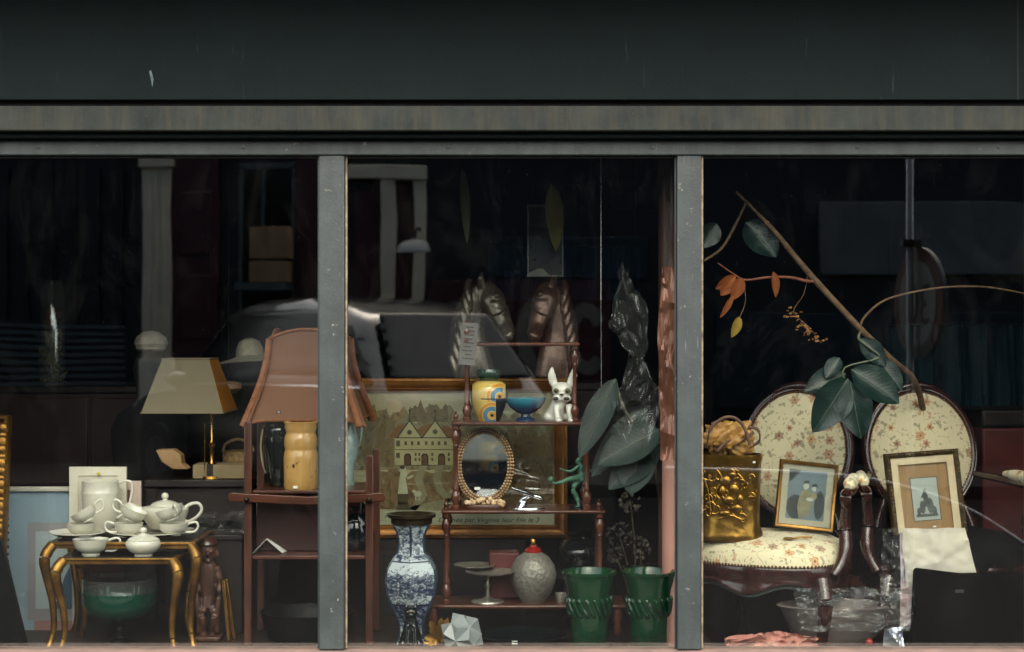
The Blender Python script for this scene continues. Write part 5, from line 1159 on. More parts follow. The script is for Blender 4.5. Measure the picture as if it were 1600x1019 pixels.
o = part('bead_edge', mb, pm('silver_bead', (170, 170, 164), None, 9, .4, .4), t); o['kind'] = 'stuff'
part('scallop', MB().prism([(c.x-hw, c.z-hh_), (c.x-hw, c.z-hh_+.012), (c.x-hw*.4, c.z-hh_+.030), (c.x-hw*.1, c.z-hh_+.028), (c.x+hw*.25, c.z-hh_)], c.y-.01, c.y-.006), pm('grey_card', (140, 138, 130), None, 9, .8), t)
for sx in (-1, 1): part('wire', MB().tube([c+Vector((sx*hw*.8, 0, hh_)), (c.x, c.y, 2.62)], .0008, 5), M_gap, t)
lf_m = translucent('olive_dry_leaf', (118, 116, 84), (78, 84, 58), 10, .35, .6)
for (bx, by, tx, ty, w_, y_, lb) in ((722, 262, 733, 382, 16, .7, 'long narrow pale leaf hanging near the ceiling left of the beaded picture'), (862, 288, 872, 392, 30, .8, 'yellow green leaf hanging in front of the beaded picture')):
    a_ = W(bx, by, y_)
    t = thing('hanging_leaf', lb, 'leaf', W(tx, ty, y_)); part('blade', leaf(a_, W(tx, ty, y_), w_*K(y_), (.3, -1, 0), .1, .2), lf_m if bx < 800 else translucent('yellowing_leaf', (150, 128, 52), (88, 104, 58), 10, .4, .6), t)
    part('thread', MB().tube([a_, (a_.x, a_.y, 2.62)], .0009, 5), M_gap, t)

# ------------------------------------------------------------ right window
def floral():
    m, tt, b = nt('floral_brocade'); uv = nd(tt, 'TexCoord').outputs['UV']
    wv = nd(tt, 'TexNoise', Vector=uv, Scale=9.0, Detail=2.0)
    col = mix(tt, noise(tt, uv, 14, 4), s2l((228, 216, 180)), s2l((214, 202, 166)))
    def flowers(col, scale, r0, amp, k, cols, off, ringc=None, thr=.0):
        mp = nd(tt, 'Mapping', Vector=uv, Scale=(scale,)*3, Location=off).outputs[0]
        vo = nd(tt, 'TexVoronoi', {'voronoi_dimensions': '2D'}, Vector=mp, Scale=1.0, Randomness=.75)
        dv = nd(tt, 'VectorMath', {'operation': 'SUBTRACT'}, i0=mp, i1=vo.outputs['Position']); sp = nd(tt, 'SeparateXYZ', Vector=dv.outputs[0])
        ang = mth(tt, 'ARCTAN2', sp.outputs[1], sp.outputs[0]); sc = nd(tt, 'SeparateColor', Color=vo.outputs['Color'])
        rad = mth(tt, 'ADD', mth(tt, 'MULTIPLY', mth(tt, 'SINE', mth(tt, 'ADD', mth(tt, 'MULTIPLY', ang, float(k)), mth(tt, 'MULTIPLY', sc.outputs[0], 6.0))), amp), mth(tt, 'ADD', mth(tt, 'MULTIPLY', sc.outputs[1], r0*.5), r0*.6))
        d = vo.outputs['Distance']; keep = mth(tt, 'GREATER_THAN', sc.outputs[2], thr)
        inside = mth(tt, 'MULTIPLY', mth(tt, 'LESS_THAN', d, rad), keep)
        fc = ramp(tt, sc.outputs[0], cols, 'CONSTANT')
        fade = mth(tt, 'ADD', .15, mth(tt, 'MULTIPLY', noise(tt, mp, 6, 3), .9))
        col = mix(tt, mth(tt, 'MULTIPLY', inside, fade), col, fc)
        if ringc:
            cc = mth(tt, 'MULTIPLY', mth(tt, 'LESS_THAN', d, r0*.28), keep); col = mix(tt, mth(tt, 'MULTIPLY', cc, .8), col, ringc)
            rg = mth(tt, 'MULTIPLY', mth(tt, 'LESS_THAN', mth(tt, 'ABSOLUTE', mth(tt, 'SUBTRACT', d, mth(tt, 'MULTIPLY', rad, .62))), .02), keep); col = mix(tt, mth(tt, 'MULTIPLY', rg, .5), col, ringc)
        return col
    # thin vines
    wrp = nd(tt, 'VectorMath', {'operation': 'ADD'}, i0=uv, i1=nd(tt, 'VectorMath', {'operation': 'SCALE'}, i0=wv.outputs['Color'], Scale=.06).outputs[0])
    ed_ = nd(tt, 'TexVoronoi', {'voronoi_dimensions': '2D', 'feature': 'DISTANCE_TO_EDGE'}, Vector=wrp.outputs[0], Scale=13.0)
    vine = mth(tt, 'MULTIPLY', mth(tt, 'LESS_THAN', ed_.outputs[0], .016), mth(tt, 'GREATER_THAN', noise(tt, uv, 22, 2), .5))
    col = mix(tt, mth(tt, 'MULTIPLY', vine, .5), col, s2l((128, 122, 92)))
    gg, pk, og, br = s2l((122, 120, 92)), s2l((178, 116, 86)), s2l((206, 142, 80)), s2l((140, 92, 74))
    col = flowers(col, 46, .22, .10, 2, [(0, gg), (.5, s2l((140, 132, 100))), (.8, br)], (3, 5, 0), None, .45)
    col = flowers(col, 24, .24, .13, 2, [(0, gg), (.35, s2l((112, 108, 86))), (.8, pk)], (1.3, 7, 0), None, .5)
    col = flowers(col, 13.5, .25, .05, 6, [(0, pk), (.3, og), (.55, br), (.75, og)], (0.2, 0.7, 0), s2l((128, 70, 46)), .35)
    put(tt, b.inputs['Base Color'], col); b.inputs['Roughness'].default_value = .75; b.inputs['Sheen Weight'].default_value = .2
    bump(tt, b, mth(tt, 'ADD', mth(tt, 'MULTIPLY', noise(tt, uv, 900, 2), .12), mth(tt, 'MULTIPLY', noise(tt, uv, 13, 3), 2.0)), .35, .004); return m
M_flor = floral()
M_rose = wood('rosewood', (60, 30, 26), (36, 19, 17), 'z', .2, .4)
M_nail = pm('antique_nail', (120, 78, 50), (80, 50, 34), 60, .35, .6)
def armchair(label, cx, cyy, rz, zb):
    base = Vector((cx, cyy, zb)); t = thing('armchair', label, 'armchair', base, 'pair of carved armchairs'); M = tr(base) @ rotz(rz)
    BZ, BY, HW, HH = .748, .235, .198, .232
    lean = tr(0, BY, .42) @ rotx(radians(-11)) @ tr(0, -BY, -.42)
    def backp(a, s=1.0, dy=0):
        x = sin(a); z = cos(a); w_ = HW*s*(1.0 if z > 0 else 1-.10*z*z); return Vector((x*w_, BY+dy, BZ+z*HH*s))
    n = 56
    part('back_frame', MB().tube([M @ lean @ backp(2*pi*i/n, 1.06) for i in range(n)], [(.020, .017)]*n, 10, closed=True, up=M.to_3x3() @ Vector((0, -1, 0))), M_rose, t)
    part('frame_moulding', MB().tube([M @ lean @ backp(2*pi*i/n, 1.10, -.012) for i in range(n)], .0055, 8, closed=True, up=(0, -1, 0)), M_rose, t)
    v = []; uv = []; f = []; rings = 9
    for j in range(rings+1):
        s = j/rings
        for i in range(n):
            p = backp(2*pi*i/n, s*1.0, -.014-.030*(1-s**3)); v.append(M @ lean @ p); uv.append((p.x+cx*3.1, p.z))
    for j in range(rings):
        for i in range(n):
            k = (i+1) % n; f.append((j*n+i, j*n+k, (j+1)*n+k, (j+1)*n+i))
    part('back_upholstery', MB().add(v, f, None, uv), M_flor, t)
    v2 = [M @ lean @ backp(2*pi*i/n, 1.0, .02) for i in range(n)]
    part('back_lining', MB().add(v2, [tuple(range(n))]), pm('back_cloth', (80, 70, 56), None, 9, .9), t)
    nb = MB().ell((0, 0, 0), .0042, None, 6, 4); mb = MB()
    for i in range(120): p = M @ lean @ backp(2*pi*i/120, 1.005, -.016); mb.add([w_+p for w_ in nb.v], nb.f)
    o = part('nail_trim', mb, M_nail, t); o['kind'] = 'stuff'
    # seat outline
    def seat(a, s=1.0):
        x, y = cos(a), sin(a); r_ = (abs(x)**3.2+abs(y)**3.2)**(-1/3.2); wx = .285 if y < 0 else .285-.055*y
        return Vector((x*r_*wx*s, y*r_*.255*s-(.018*cos(x*r_*3.0) if y < 0 else 0), 0))
    v = []; uv = []; f = []
    prof = [(0, .475), (.3, .473), (.6, .466), (.8, .455), (.93, .437), (1.0, .408), (1.005, .375)]
    for s, z in prof:
        for i in range(n):
            p = seat(2*pi*i/n, s); v.append(M @ Vector((p.x, p.y, z))); e = max(0, .44-z); l_ = sqrt(p.x**2+p.y**2)+1e-6; uv.append((p.x*(1+e/l_*.6)+cx*2.3+.4, p.y*(1+e/l_*1.0)*1.0))
    for j in range(len(prof)-1):
        for i in range(n):
            k = (i+1) % n; f.append((j*n+i, j*n+k, (j+1)*n+k, (j+1)*n+i))
    part('seat_cushion', MB().add(v, f, None, uv), M_flor, t)
    mb = MB()
    for i in range(150): p = M @ (seat(2*pi*i/150, 1.012)+Vector((0, 0, .378))); mb.add([w_+p for w_ in nb.v], nb.f)
    o = part('nail_trim', mb, M_nail, t); o['kind'] = 'stuff'
    def ap(a): p = seat(a); return .055*(.5+.5*cos(p.x/.285*pi*2))+.016 if sin(a) < -.2 else .03
    rows = [(1.0, 0, .374), (1.05, .0, .372), (1.065, .1, .362), (1.05, .3, .35), (1.035, .75, .34), (1.06, .92, .336), (1.055, 1.0, .33), (.98, 1.0, .335)]
    v = []; f = []
    for s, dd, z in rows:
        for i in range(n): a = 2*pi*i/n; p = seat(a, s); v.append(M @ Vector((p.x, p.y, z-dd*ap(a)*.75)))
    for j in range(len(rows)-1):
        for i in range(n): k = (i+1) % n; f.append((j*n+i, j*n+k, (j+1)*n+k, (j+1)*n+i))
    part('seat_rail', MB().add(v, f), M_rose, t)
    v = []; f = []
    for z0_ in (0, 1):
        for i in range(n): a = 2*pi*i/n; p = seat(a, .975); v.append(M @ Vector((p.x, p.y, .335-ap(a)*.75*.9-z0_*.024)))
    for i in range(n): k = (i+1) % n; f.append((i, k, n+k, n+i))
    part('valance', MB().add(v, f), pm('green_marbled_lining', (96, 112, 104), (54, 68, 66), 16, .7), t)
    for s in (-1, 1):
        P_ = lambda x, y, z: M @ Vector((s*x, y, z))
        part('arm_rail', MB().tube([P_(.207, .262, .66), P_(.25, .16, .655), P_(.298, .05, .645), P_(.315, -.04, .64), P_(.312, -.085, .628)], [(.014, .014), (.016, .016), (.017, .017), (.022, .018), (.020, .016)], 12, 5), M_rose, t)
        part('arm_scroll', MB().tube([P_(.313+.0, -.085, .633), P_(.313, -.11, .622), P_(.313, -.108, .600), P_(.313, -.088, .597), P_(.313, -.084, .610)], [.021, .021, .018, .014, .009], 12, 5), M_rose, t)
        part('arm_pad', MB().tube([P_(.272, .12, .672), P_(.292, .06, .672), P_(.308, -.01, .669), P_(.314, -.062, .662), P_(.314, -.085, .655)], [.010, .021, .024, .024, .012], 14, 5), M_flor, t)
        part('arm_post', MB().tube([P_(.313, -.095, .60), P_(.300, -.072, .545), P_(.296, -.06, .50), P_(.306, -.085, .44), P_(.302, -.13, .385), P_(.285, -.165, .345)], [(.018, .018), (.019, .020), (.022, .024), (.026, .026), (.021, .022), (.015, .016)], 14, 6), M_rose, t)
        part('leg', MB().tube([P_(.262, -.225, .33), P_(.285, -.262, .25), P_(.272, -.25, .14), P_(.262, -.245, .06), P_(.275, -.265, 0.0)], [.034, .028, .019, .014, .018], 12, 5), M_rose, t)
        part('leg', MB().tube([P_(.205, .225, .34), P_(.21, .25, .18), P_(.215, .31, .0)], [.026, .02, .016], 12, 5), M_rose, t)
        part('back_support', MB().tube([P_(.19, .225, .36), P_(.185, .232, .46), P_(.15, .262, .56)], [.02, .017, .015], 10, 4), M_rose, t)
    part('crest', MB().tube([M @ lean @ backp(a, 1.12, -.01) for a in (-.5, -.25, 0, .25, .5)], [(.006, .008), (.014, .014), (.018, .016), (.014, .014), (.006, .008)], 10, 5, up=(0, -1, 0)), M_rose, t)
    return t, M, seat
A1, MA1, _ = armchair('floral armchair turned aside, holding the brass box and photograph', X(1206, .52), .53, radians(-27), ZR)
A2, MA2, seatf = armchair('floral armchair facing out with the engraving frame against its back', X(1474, .52), .53, radians(3), ZR)
zseat = ZR+.475
v = []; f = []; n = 72
for j, (s, z) in enumerate([(0, .483), (.35, .481), (.65, .475), (.85, .464), (.97, .448), (1.03, .41), (1.05, .36), (1.06, .31)]):
    for i in range(n):
        p = seatf(2*pi*i/n, s); w_ = 1+.02*sin(i*1.7)*(j > 4)+.015*mnoise.noise(Vector((i*.4, j*.5, 3))); v.append(MA2 @ Vector((p.x*w_, p.y*w_, z+.006*mnoise.noise(Vector((p.x*14, p.y*14, 1)))-(.03*abs(sin(i*.61)) if j == 7 else 0))))
for j in range(7):
    for i in range(n): k = (i+1) % n; f.append((j*n+i, j*n+k, (j+1)*n+k, (j+1)*n+i))
o = part('dark_shawl', MB().add(v, f), pm('black_wool', (17, 18, 20), (12, 13, 15), 20, .95, spec=.05), None, MA2 @ Vector((0, 0, .44)), angle=80); tag(o, 'black shawl thrown over the seat of the armchair facing out', 'shawl')

# brass repousse box with bunched tan mask on it
yr = .36
t = thing('brass_bin', 'embossed brass bin standing on the turned armchair seat', 'bin', (X(1150, yr), yr+.08, zseat-.02))
mbr, tt, bs = nt('repousse_brass'); v = coords(tt); bs.inputs['Metallic'].default_value = .9
put(tt, bs.inputs['Base Color'], mix(tt, noise(tt, v, 16, 5), s2l((172, 132, 58)), s2l((98, 68, 26)))); bs.inputs['Roughness'].default_value = .3
vor = nd(tt, 'TexVoronoi', {'feature': 'SMOOTH_F1'}, Vector=nd(tt, 'VectorMath', {'operation': 'ADD'}, i0=v, i1=nd(tt, 'VectorMath', {'operation': 'SCALE'}, i0=nd(tt, 'TexNoise', Vector=v, Scale=16.0).outputs['Color'], Scale=.05).outputs[0]).outputs[0], Scale=26.0, Smoothness=.3)
bump(tt, bs, vor.outputs[0], .35, .008)
x0, x1, z0, z1 = X(1092, yr), X(1196, yr), zseat-.022, Z(712, yr)
seg = []
def boxring(s): # rounded, bombé plan
    out = []
    for i in range(48):
        a = 2*pi*i/48; cx_, sy_ = cos(a), sin(a); r_ = (abs(cx_)**2.7+abs(sy_)**2.7)**(-1/2.7); out.append((cx_*r_*s*(x1-x0)/2*.98, sy_*r_*s*.085))
    return out
v_ = []; f_ = []; lv = [(1.02, 0), (1.05, .01), (1.02, .025), (.95, .05), (.94, .12), (.96, .2), (.99, (z1-z0)*.9), (1.03, (z1-z0)*.95), (1.03, z1-z0), (.97, z1-z0), (.9, .05)]
Mb = tr((x0+x1)/2, yr+.085, z0) @ rotz(radians(-12))
for s, z_ in lv:
    for (a, b_) in boxring(s): v_.append(Mb @ Vector((a, b_, z_)))
for j in range(len(lv)-1):
    for i in range(48): k = (i+1) % 48; f_.append((j*48+i, j*48+k, (j+1)*48+k, (j+1)*48+i))
part('body', MB().add(v_, f_), mbr, t)
rr_ = random.Random(21); 
for (px, py, rx, rz) in ((1140, 752, 10, 8), (1154, 765, 9, 9), (1146, 782, 10, 7), (1158, 795, 11, 7), (1140, 803, 10, 6), (1152, 742, 7, 5), (1136, 768, 6, 9), (1164, 780, 6, 8)):
    part('relief_figure', MB().ell((X(px, yr)-(x0+x1)/2, -.082, Z(py, yr)-z0), (rx*K(yr), .010, rz*K(yr)), Mb, 14, 8), mbr, t)
for pts in (((1128, 735), (1136, 750), (1126, 770), (1132, 780)), ((1160, 740), (1170, 752), (1166, 768)), ((1130, 812), (1150, 806), (1168, 812), (1176, 806)), ((1108, 748), (1114, 770), (1118, 800))):
    part('relief_scroll', MB().tube([Mb @ Vector((X(a, yr)-(x0+x1)/2, -.083, Z(b_, yr)-z0)) for a, b_ in pts], .004, 8, 5), mbr, t)
rs = random.Random(31)
for i in range(26):
    px_, py_ = 1106+rs.random()*78, 728+rs.random()*88; s_ = rs.uniform(5, 10); a0_ = rs.uniform(0, 6.3); dr = rs.choice((-1, 1))
    part('relief_scroll', MB().tube([Mb @ Vector((X(px_+s_*(1-j/9)*cos(a0_+dr*j*.7), yr)-(x0+x1)/2, -.0835, Z(py_+s_*(1-j/9)*sin(a0_+dr*j*.7), yr)-z0)) for j in range(8)], [.0042*(1-.6*j/7) for j in range(8)], 8, 3), mbr, t)
part('price_sticker', MB().box((X(1186, yr)-(x0+x1)/2, -.086, Z(722, yr)-z0), (.009, .001, .007), Mb), M_sticker, t)
mk = thing('leather_heap', 'crumpled tan leather bag heaped on the brass bin', 'bag', W(1142, 708, yr))
cmk = W(1138, 688, yr)
def mfn(u, v):
    a = u*2*pi; b_ = (v-.5)*pi; p = Vector((cos(a)*cos(b_)*.092, sin(a)*cos(b_)*.06, sin(b_)*.062)); q = p*16+Vector((4, 2, 9))
    r_ = 1.0
    for k, am in ((1, .30), (2.1, .20), (4.4, .10)): r_ += am*(abs(mnoise.noise(q*k))*2.4-.6)
    return cmk+p*r_+Vector((.012*sin(b_*3), .07, 0))
M_tanl = pm('tan_leather', (196, 150, 84), (130, 90, 44), 16, .45, .0, .5, 70)
part('body', MB().grid(mfn, 72, 44), M_tanl, mk, angle=70)
for i, pts in enumerate((((1104, 700), (1112, 668), (1138, 652), (1160, 664), (1172, 696)), ((1120, 706), (1138, 690), (1160, 688), (1178, 676)), ((1168, 700), (1186, 690), (1184, 672), (1170, 668)))):
    part('strap', MB().tube([W(a_, b_, yr-.005+.02*i) for a_, b_ in pts], [(.003, .006)]*len(pts), 8, 5), pm('brown_strap', (104, 72, 52), (70, 46, 36), 20, .5), mk)

# photograph in a thin gilt frame
yp = .50; cpt = W(1260, 775, yp); w_, h_ = 80*K(yp), 94*K(yp)
Mph = rotz(radians(-4)) @ roty(radians(6)) @ rotx(radians(-9))
g1, g2, g3 = pm('photo_grey', (128, 140, 150), (108, 120, 132), 5, .6), pm('photo_dark', (46, 52, 58), (34, 40, 46), 9, .6), pm('photo_light', (212, 208, 196), (188, 184, 172), 9, .6)
t, MM = picture('framed_photograph', 'old photograph of a couple in a thin gilt frame on the armchair', cpt, w_, h_, Mph, M_gold, [(0, 0), (0, -.008), (.004, -.012), (.010, -.014), (.014, -.006), (.014, .012), (0, .012)],
    [('mount', [RC(0, 0, 1, 1)], pm('ivory_mount', (214, 196, 172), (200, 182, 158), 5, .8)), ('photo', [RC(.13, .10, .87, .92)], g1),
     ('photo_shade', [ovl(.30, .30, .17, .20, 24), ovl(.76, .36, .10, .24, 24), [(.14, .70), (.2, .74), (.3, .84), (.36, .91), (.14, .91)]], g2),
     ('photo_figure', [[(.38, .14), (.46, .12), (.58, .2), (.62, .34), (.60, .48), (.55, .58), (.47, .62), (.40, .56), (.36, .44), (.34, .3)], ovl(.62, .50, .09, .06, 18)], pm('photo_sepia', (176, 160, 126), (128, 114, 86), 26, .6)),
     ('photo_face', [ovl(.48, .66, .055, .062, 18), ovl(.64, .63, .05, .052, 18), ovl(.57, .44, .07, .03, 14)], g3), ('photo_hair', [[(.42, .68), (.44, .74), (.50, .755), (.55, .73), (.53, .70), (.47, .70)], [(.59, .65), (.61, .70), (.67, .71), (.71, .66), (.68, .60), (.68, .66)]], g2)])
o = part('gilt_spoon', MB().ell((0, 0, 0), (.022, .012, .005)).tube([(.02, 0, 0), (.05, 0, .004), (.085, 0, .002)], [.004, .003, .004], 8, 3).xf(tr(W(1232, 829, .34).x, .33, zseat-.006) @ rotz(.1)), M_gold, None, (W(1232, 829, .34).x, .33, zseat-.01)); tag(o, 'small gilt spoon lying on the armchair seat below the photograph', 'spoon')
# engraving in an ornate frame against chair two, pale cloth below
ye2 = .47; ce = W(1446, 778, ye2); w_, h_ = 78*K(ye2), 106*K(ye2)
Me = rotz(radians(4)) @ roty(radians(-4)) @ rotx(radians(-9))
t, MM = picture('framed_engraving', 'small engraving on tan mount in an ornate dark gilt frame', ce, w_, h_, Me, pm('dark_gilt', (92, 74, 44), (58, 46, 30), 30, .5, .4, .8, 90, bdist=.006), [(.026, 0), (.026, -.012), (.030, -.02), (.038, -.026), (.044, -.02), (.046, -.006), (.046, .012), (.026, .012)],
    [('mount', [RC(0, 0, 1, 1)], pm('tan_mount', (190, 142, 96), (178, 130, 86), 4, .8)), ('print_border', [RC(.22, .16, .78, .8)], M_ink), ('print', [RC(.235, .17, .765, .79)], pm('pale_engraving_paper', (206, 204, 196), (194, 192, 184), 6, .8)),
     ('print_lines', [ovl(.42, .36, .06, .1, 9), ovl(.58, .38, .07, .12, 9), ovl(.5, .46, .05, .1, 9), RC(.28, .22, .72, .26), ovl(.34, .3, .04, .06, 8), ovl(.66, .3, .05, .07, 8), [(.4, .5), (.5, .64), (.56, .5)]], pm('engraving_grey', (120, 118, 114), (84, 82, 80), 60, .8))])
part('inner_slip', MB().ring(w_, h_, [(0, 0), (0, -.008), (.008, -.012), (.026, -.010), (.0258, .002)]).xf(MM), pm('cream_slip', (206, 190, 156), (186, 168, 134), 9, .6), t)
mb = MB(); rr_ = random.Random(6)
for i in range(90):
    u = i/90*4; s = int(u); f_ = u-s; a, b_ = w_/2+.037, h_/2+.037
    p = [Vector((-a+2*a*f_, -.024, b_)), Vector((a, -.024, b_-2*b_*f_)), Vector((a-2*a*f_, -.024, -b_)), Vector((-a, -.024, -b_+2*b_*f_))][s]
    mb.ell((0, 0, 0), (rr_.uniform(.004, .008), .005, rr_.uniform(.004, .008)), MM @ tr(p) @ roty(rr_.uniform(0, 3)), 6, 4)
o = part('carved_ornament', mb, MATS['dark_gilt'], t); o['kind'] = 'stuff'
part('price_sticker', MB().box((.02, -.006, -.108), (.012, .001, .005), MM), M_sticker, t)
def cshape(x, z, u, v): return x*(1.0-.12*v)+(.03*(1-v)), z
cl = crumple('draped_cloth', 'pale cream cloth hanging over the seat below the engraving', 'cloth', W(1459, 872, .185), 114*K(.19), 92*K(.19), .010, pm('cream_cloth', (206, 196, 176), (186, 180, 170), 5, .8), 12, .2, 24, shape=cshape)
crumple('pale_scarf', 'narrow pale blue and pink scarf hanging at the front of the second armchair', 'scarf', W(1423, 908, .20), 34*K(.2), 150*K(.2), .014, pm('pale_blue_pink_silk', (170, 178, 192), (186, 150, 146), 7, .45), 14, .3, 26)
# bottom: tray in plastic, pink cloth, foil, black cases
t = thing('pale_bowl', 'shallow pale pinkish bowl wrapped in plastic on the lower stage', 'bowl', (X(1305, .22), .22, ZR))
zq = Z(1010, .22)
part('bowl', MB().lathe([(0, zq-.0), (.11, zq), (.15, zq+.03), (.19, zq+.12), (.205, zq+.135), (.195, zq+.14), (.17, zq+.11), (.12, zq+.03), (0, zq+.02)], 40, M=tr(X(1305, .26), .28, 0) @ Matrix.Diagonal((1, .6, 1, 1))), pm('pale_pink_enamel', (112, 100, 96), (92, 84, 82), 6, .45), t)
part('foot', MB().lathe([(0, ZR), (.1, ZR), (.1, zq-.001), (0, zq-.001)], 28, M=tr(X(1305, .26), .28, 0) @ Matrix.Diagonal((1, .6, 1, 1))), M_black, t)
crumple('plastic_sheet', 'crumpled clear plastic over the pale bowl below the turned armchair', 'plastic', W(1345, 952, .16), 200*K(.16), 66*K(.16), .035, M_cello, 17, .8, 60)
crumple('plastic_sheet', 'crinkled clear plastic strip left of the pale scarf', 'plastic', W(1398, 905, .17), 44*K(.17), 160*K(.17), .03, M_cello, 19, .8, 60)
crumple('foil_ball', 'small crumpled blue white foil on the ledge below the scarf', 'foil', W(1396, 998, .12), 32*K(.12), 34*K(.12), .025, pm('blue_white_foil', (150, 160, 184), (210, 210, 214), 14, .2, .6), 23, .8, 14)
def pshape(x, z, u, v): return x, z*(.4+.6*sin(pi*u))
pk = crumple('coral_cloth', 'folded coral pink cloth along the window ledge', 'cloth', W(1205, 1004, .13), 150*K(.13), 34*K(.13), .03, pm('coral_fabric', (168, 102, 90), (186, 142, 126), 7, .85), 29, 1.0, 64, shape=pshape)
o = part('red_bauble', MB().ell(W(1358, 1004, .12), .014), pm('red_lacquer', (140, 40, 34), None, 9, .2), None, W(1358, 1010, .12)); tag(o, 'small dull red ball beside the crumpled foil', 'ball')
t = thing('black_case', 'black leather case blocking the seat of the second armchair', 'case', (X(1520, .15), .16, ZR))
part('body', MB().prism([(X(1432, .13), Z(890, .13)), (X(1505, .13), Z(899, .13)), (X(1700, .13), Z(893, .13)), (X(1700, .13), ZR), (X(1424, .13), ZR), (X(1428, .13), Z(970, .13))], .13, .19), pm('black_leather', (13, 12, 13), (9, 9, 10), 9, .9, 0, .3, 120, spec=.0), t, bevel=.012)
part('clasp', MB().box((X(1500, .12), .127, Z(925, .12)), (.03, .005, .01)), pm('dull_steel', (90, 90, 92), None, 9, .4, .8), t)

# rubber plant hanging across the right window
M_bark = pm('grey_brown_bark', (132, 104, 76), (90, 68, 50), 30, .8, 0, .9, 120, bdist=.004)
M_fic = pm('rubber_leaf', (17, 42, 36), (11, 29, 26), 10, .34, 0, .15, 30, .05, spec=.4)
yn = .40
def veins(m):
    t_ = m.node_tree; b_ = t_.nodes['Principled BSDF']; sp = nd(t_, 'SeparateXYZ', Vector=nd(t_, 'TexCoord').outputs['UV'])
    w_ = mth(t_, 'SINE', mth(t_, 'ADD', mth(t_, 'MULTIPLY', sp.outputs[1], 85.0), mth(t_, 'MULTIPLY', mth(t_, 'ABSOLUTE', mth(t_, 'SUBTRACT', sp.outputs[0], .5)), -34.0)))
    bump(t_, b_, mth(t_, 'ADD', mth(t_, 'MULTIPLY', w_, .25), noise(t_, coords(t_), 40, 4)), .22, .002)
veins(M_fic); veins(M_leafg)
t = thing('rubber_plant', 'rubber plant with long bare branch and glossy dark leaves over the armchairs', 'plant', (X(1360, 1.05), 1.05, ZR))
part('branch', MB().tube([W(1150, 300, .36), W(1185, 335, .36), W(1215, 368, .37), W(1245, 405, .38), W(1275, 440, .4), W(1310, 478, .42), W(1345, 515, .46), W(1390, 560, .56), W(1432, 602, .72), W(1440, 690, .95), (X(1380, 1.05), 1.05, .75), (X(1360, 1.05), 1.05, ZR+.2)], [.005, .006, .0095, .010, .0115, .011, .0115, .012, .012, .013, .015, .016], 10, 4), M_bark, t)
for (px, py, y_) in ((1198, 349, .365), (1232, 389, .375), (1262, 425, .39), (1274, 440, .4), (1306, 474, .42), (1344, 514, .46), (1372, 542, .52)):
    part('knot', MB().ell(W(px, py, y_), (.0125, .012, .008), None, 10, 6).xf(Matrix.Identity(4)), M_bark, t)
part('twig', MB().tube([W(1275, 438, .4), W(1262, 440, .39), W(1235, 434, .38), W(1200, 434, .36), W(1165, 438, .35), W(1148, 430, .34), W(1122, 412, .33)], [.007, .006, .005, .0045, .004, .003, .002], 8, 4), pm('red_twig', (140, 82, 58), (100, 58, 44), 20, .6), t)
part('twig', MB().tube([W(1165, 318, .4), W(1150, 350, .4), W(1128, 388, .4), W(1100, 408, .4)], [.004, .005, .005, .004], 8, 4), M_bark, t)
part('twig', MB().tube([W(1345, 520, .46), W(1348, 500, .44), W(1375, 474, .42), W(1410, 461, .42), W(1470, 450, .44), W(1540, 449, .46), W(1605, 460, .48)], [.006, .0045, .004, .004, .0035, .0035, .003], 8, 5), M_bark, t)
part('twig', MB().tube([W(1345, 518, .46), W(1342, 530, .42), W(1360, 545, .4), W(1372, 560, .4), W(1320, 575, .38), W(1322, 600, .37)], [.005, .005, .004, .004, .003, .003], 8, 4), pm('green_twig', (96, 104, 80), None, 20, .6), t)
L_ = [(1325, 592, 1272, 676, 58, .36, (.2, -1, .35)), (1328, 596, 1346, 686, 54, .35, (-.15, -1, .3)), (1330, 578, 1408, 628, 56, .36, (-.1, -1, .55)), (1322, 585, 1258, 610, 44, .4, (.1, -1, .5)), (1345, 530, 1385, 572, 34, .42, (-.1, -1, .4)), (1165, 348, 1215, 400, 54, .4, (.1, -1, .2)), (1120, 350, 1096, 388, 34, .4, (.3, -1, 0)), (1368, 560, 1412, 610, 36, .42, (0, -1, .6)), (1312, 560, 1290, 590, 26, .4, (0, -1, .5))]
for (bx, by, tx, ty, w_, y_, nr) in L_:
    lf = part('leaf', leaf(W(bx, by, y_), W(tx, ty, y_-.03), w_*K(y_), nr, .10, .30, 0, 16), M_fic, t)
    part('midrib', midrib(W(bx, by, y_), W(tx, ty, y_-.03), nr, .10, .0014), pm('pale_green_vein', (96, 116, 92), None, 20, .5), lf)
M_dry = translucent('dry_orange_leaf', (188, 104, 44), (120, 62, 30), 12, .35, .6)
for (bx, by, tx, ty, w_, y_) in ((1150, 432, 1120, 452, 18, .33), (1158, 434, 1146, 470, 22, .33), (1142, 440, 1128, 462, 20, .33), (1145, 462, 1128, 498, 10, .33), (1208, 425, 1216, 464, 14, .36), (1155, 495, 1146, 528, 16, .34)):
    part('dry_leaf', leaf(W(bx, by, y_), W(tx, ty, y_-.01), w_*K(y_), (.3, -1, .1), .25, .5, 0, 10), M_dry if bx != 1155 else translucent('dry_yellow_leaf', (190, 160, 60), (150, 120, 40), 12, .35, .6), t)
part('twig', MB().tube([W(1160, 436, .34), W(1165, 470, .34), W(1156, 496, .34)], .0016, 6, 4), M_bark, t)
mb = MB(); rr_ = random.Random(9)
for i in range(46):
    u = rr_.random(); px, py = 1232+u*50+rr_.gauss(0, 4), 490+u*46*abs(sin(u*2.2))+rr_.gauss(0, 5)
    mb.ell((0, 0, 0), (.008, .0025, .005), tr(W(px, py, .45)) @ rotz(rr_.uniform(0, 6)) @ rotx(rr_.uniform(-1.4, 1.4)), 6, 4)
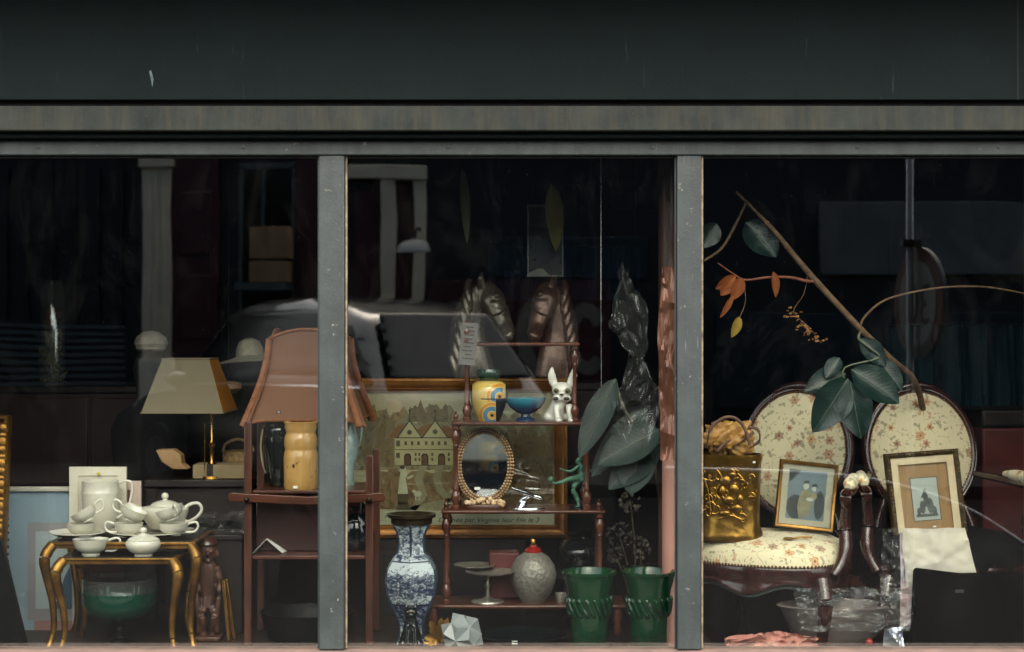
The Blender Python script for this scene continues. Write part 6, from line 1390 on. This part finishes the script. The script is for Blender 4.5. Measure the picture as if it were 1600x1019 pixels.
part('twig', MB().tube([W(1262, 428, .39), W(1256, 460, .42), W(1240, 488, .45), W(1262, 510, .45), W(1284, 538, .45)], [.002, .0016, .0016, .0014, .001], 6, 4), M_bark, t)
o = part('dried_blossom', mb, pm('golden_brown_husk', (168, 120, 62), (96, 60, 32), 40, .5), t); o['kind'] = 'stuff'
part('pot', MB().lathe([(0, 0), (.10, 0), (.13, .2), (.14, .21), (.13, .215), (.11, .18), (0, .17)], 28, (X(1360, 1.05), 1.05, ZR)), pm('terracotta', (150, 88, 62), (126, 72, 50), 9, .8), t)
# dim back of the right bay: teal drape and a red box
def drape(name, label, px0, px1, py0, py1, y, mat, folds):
    x0, x1, z0, z1 = X(px0, y), X(px1, y), max(Z(py1, y), .372), Z(py0, y)
    o = part(name, MB().grid(lambda u, v: (x0+(x1-x0)*u, y+.03*sin(u*folds)+.012*sin(u*folds*2.7+v*3), z0+(z1-z0)*v), 70, 6), mat, None, ((x0+x1)/2, y, z0)); tag(o, label, 'cloth'); return o
drape('teal_drape', 'dim teal cloth hung at the back behind the second armchair', 1385, 1640, 508, 640, 1.9, pm('teal_cloth', (16, 56, 66), (12, 42, 50), 5, .8), 40)
drape('blue_drape', 'dim blue cloth hung at the back behind the horse heads', 762, 1000, 385, 470, 2.1, pm('blue_cloth', (20, 62, 92), (14, 44, 70), 5, .8), 34)
for nm in ('teal_drape', 'blue_drape'):
    d_ = bpy.data.objects[nm]; zz = max(v.co.z for v in d_.data.vertices)+d_.location.z; xs = [v.co.x+d_.location.x for v in d_.data.vertices]
    part('rail', MB().tube([(min(xs), d_.location.y, zz), (max(xs), d_.location.y, zz)], .008, 8), M_gap, d_)
    for xx in (min(xs)+.02, max(xs)-.02): part('rail_hanger', MB().tube([(xx, d_.location.y, zz), (xx, d_.location.y, 2.62)], .003, 6), M_gap, d_)
b = Vector((X(1575, 1.2), 1.2, .36))
t = thing('red_chest', 'dim red and dark trunk at the back right edge', 'trunk', (b.x, b.y, ZR))
part('body', MB().bb(X(1530, 1.2), X(1650, 1.2), 1.15, 1.5, ZR, Z(668, 1.2)), pm('dull_red_paint', (110, 38, 30), (78, 28, 24), 6, .6), t, bevel=.01)
part('lid', MB().bb(X(1528, 1.2), X(1655, 1.2), 1.14, 1.51, Z(667, 1.2), Z(640, 1.2)), M_dkw, t, bevel=.01)
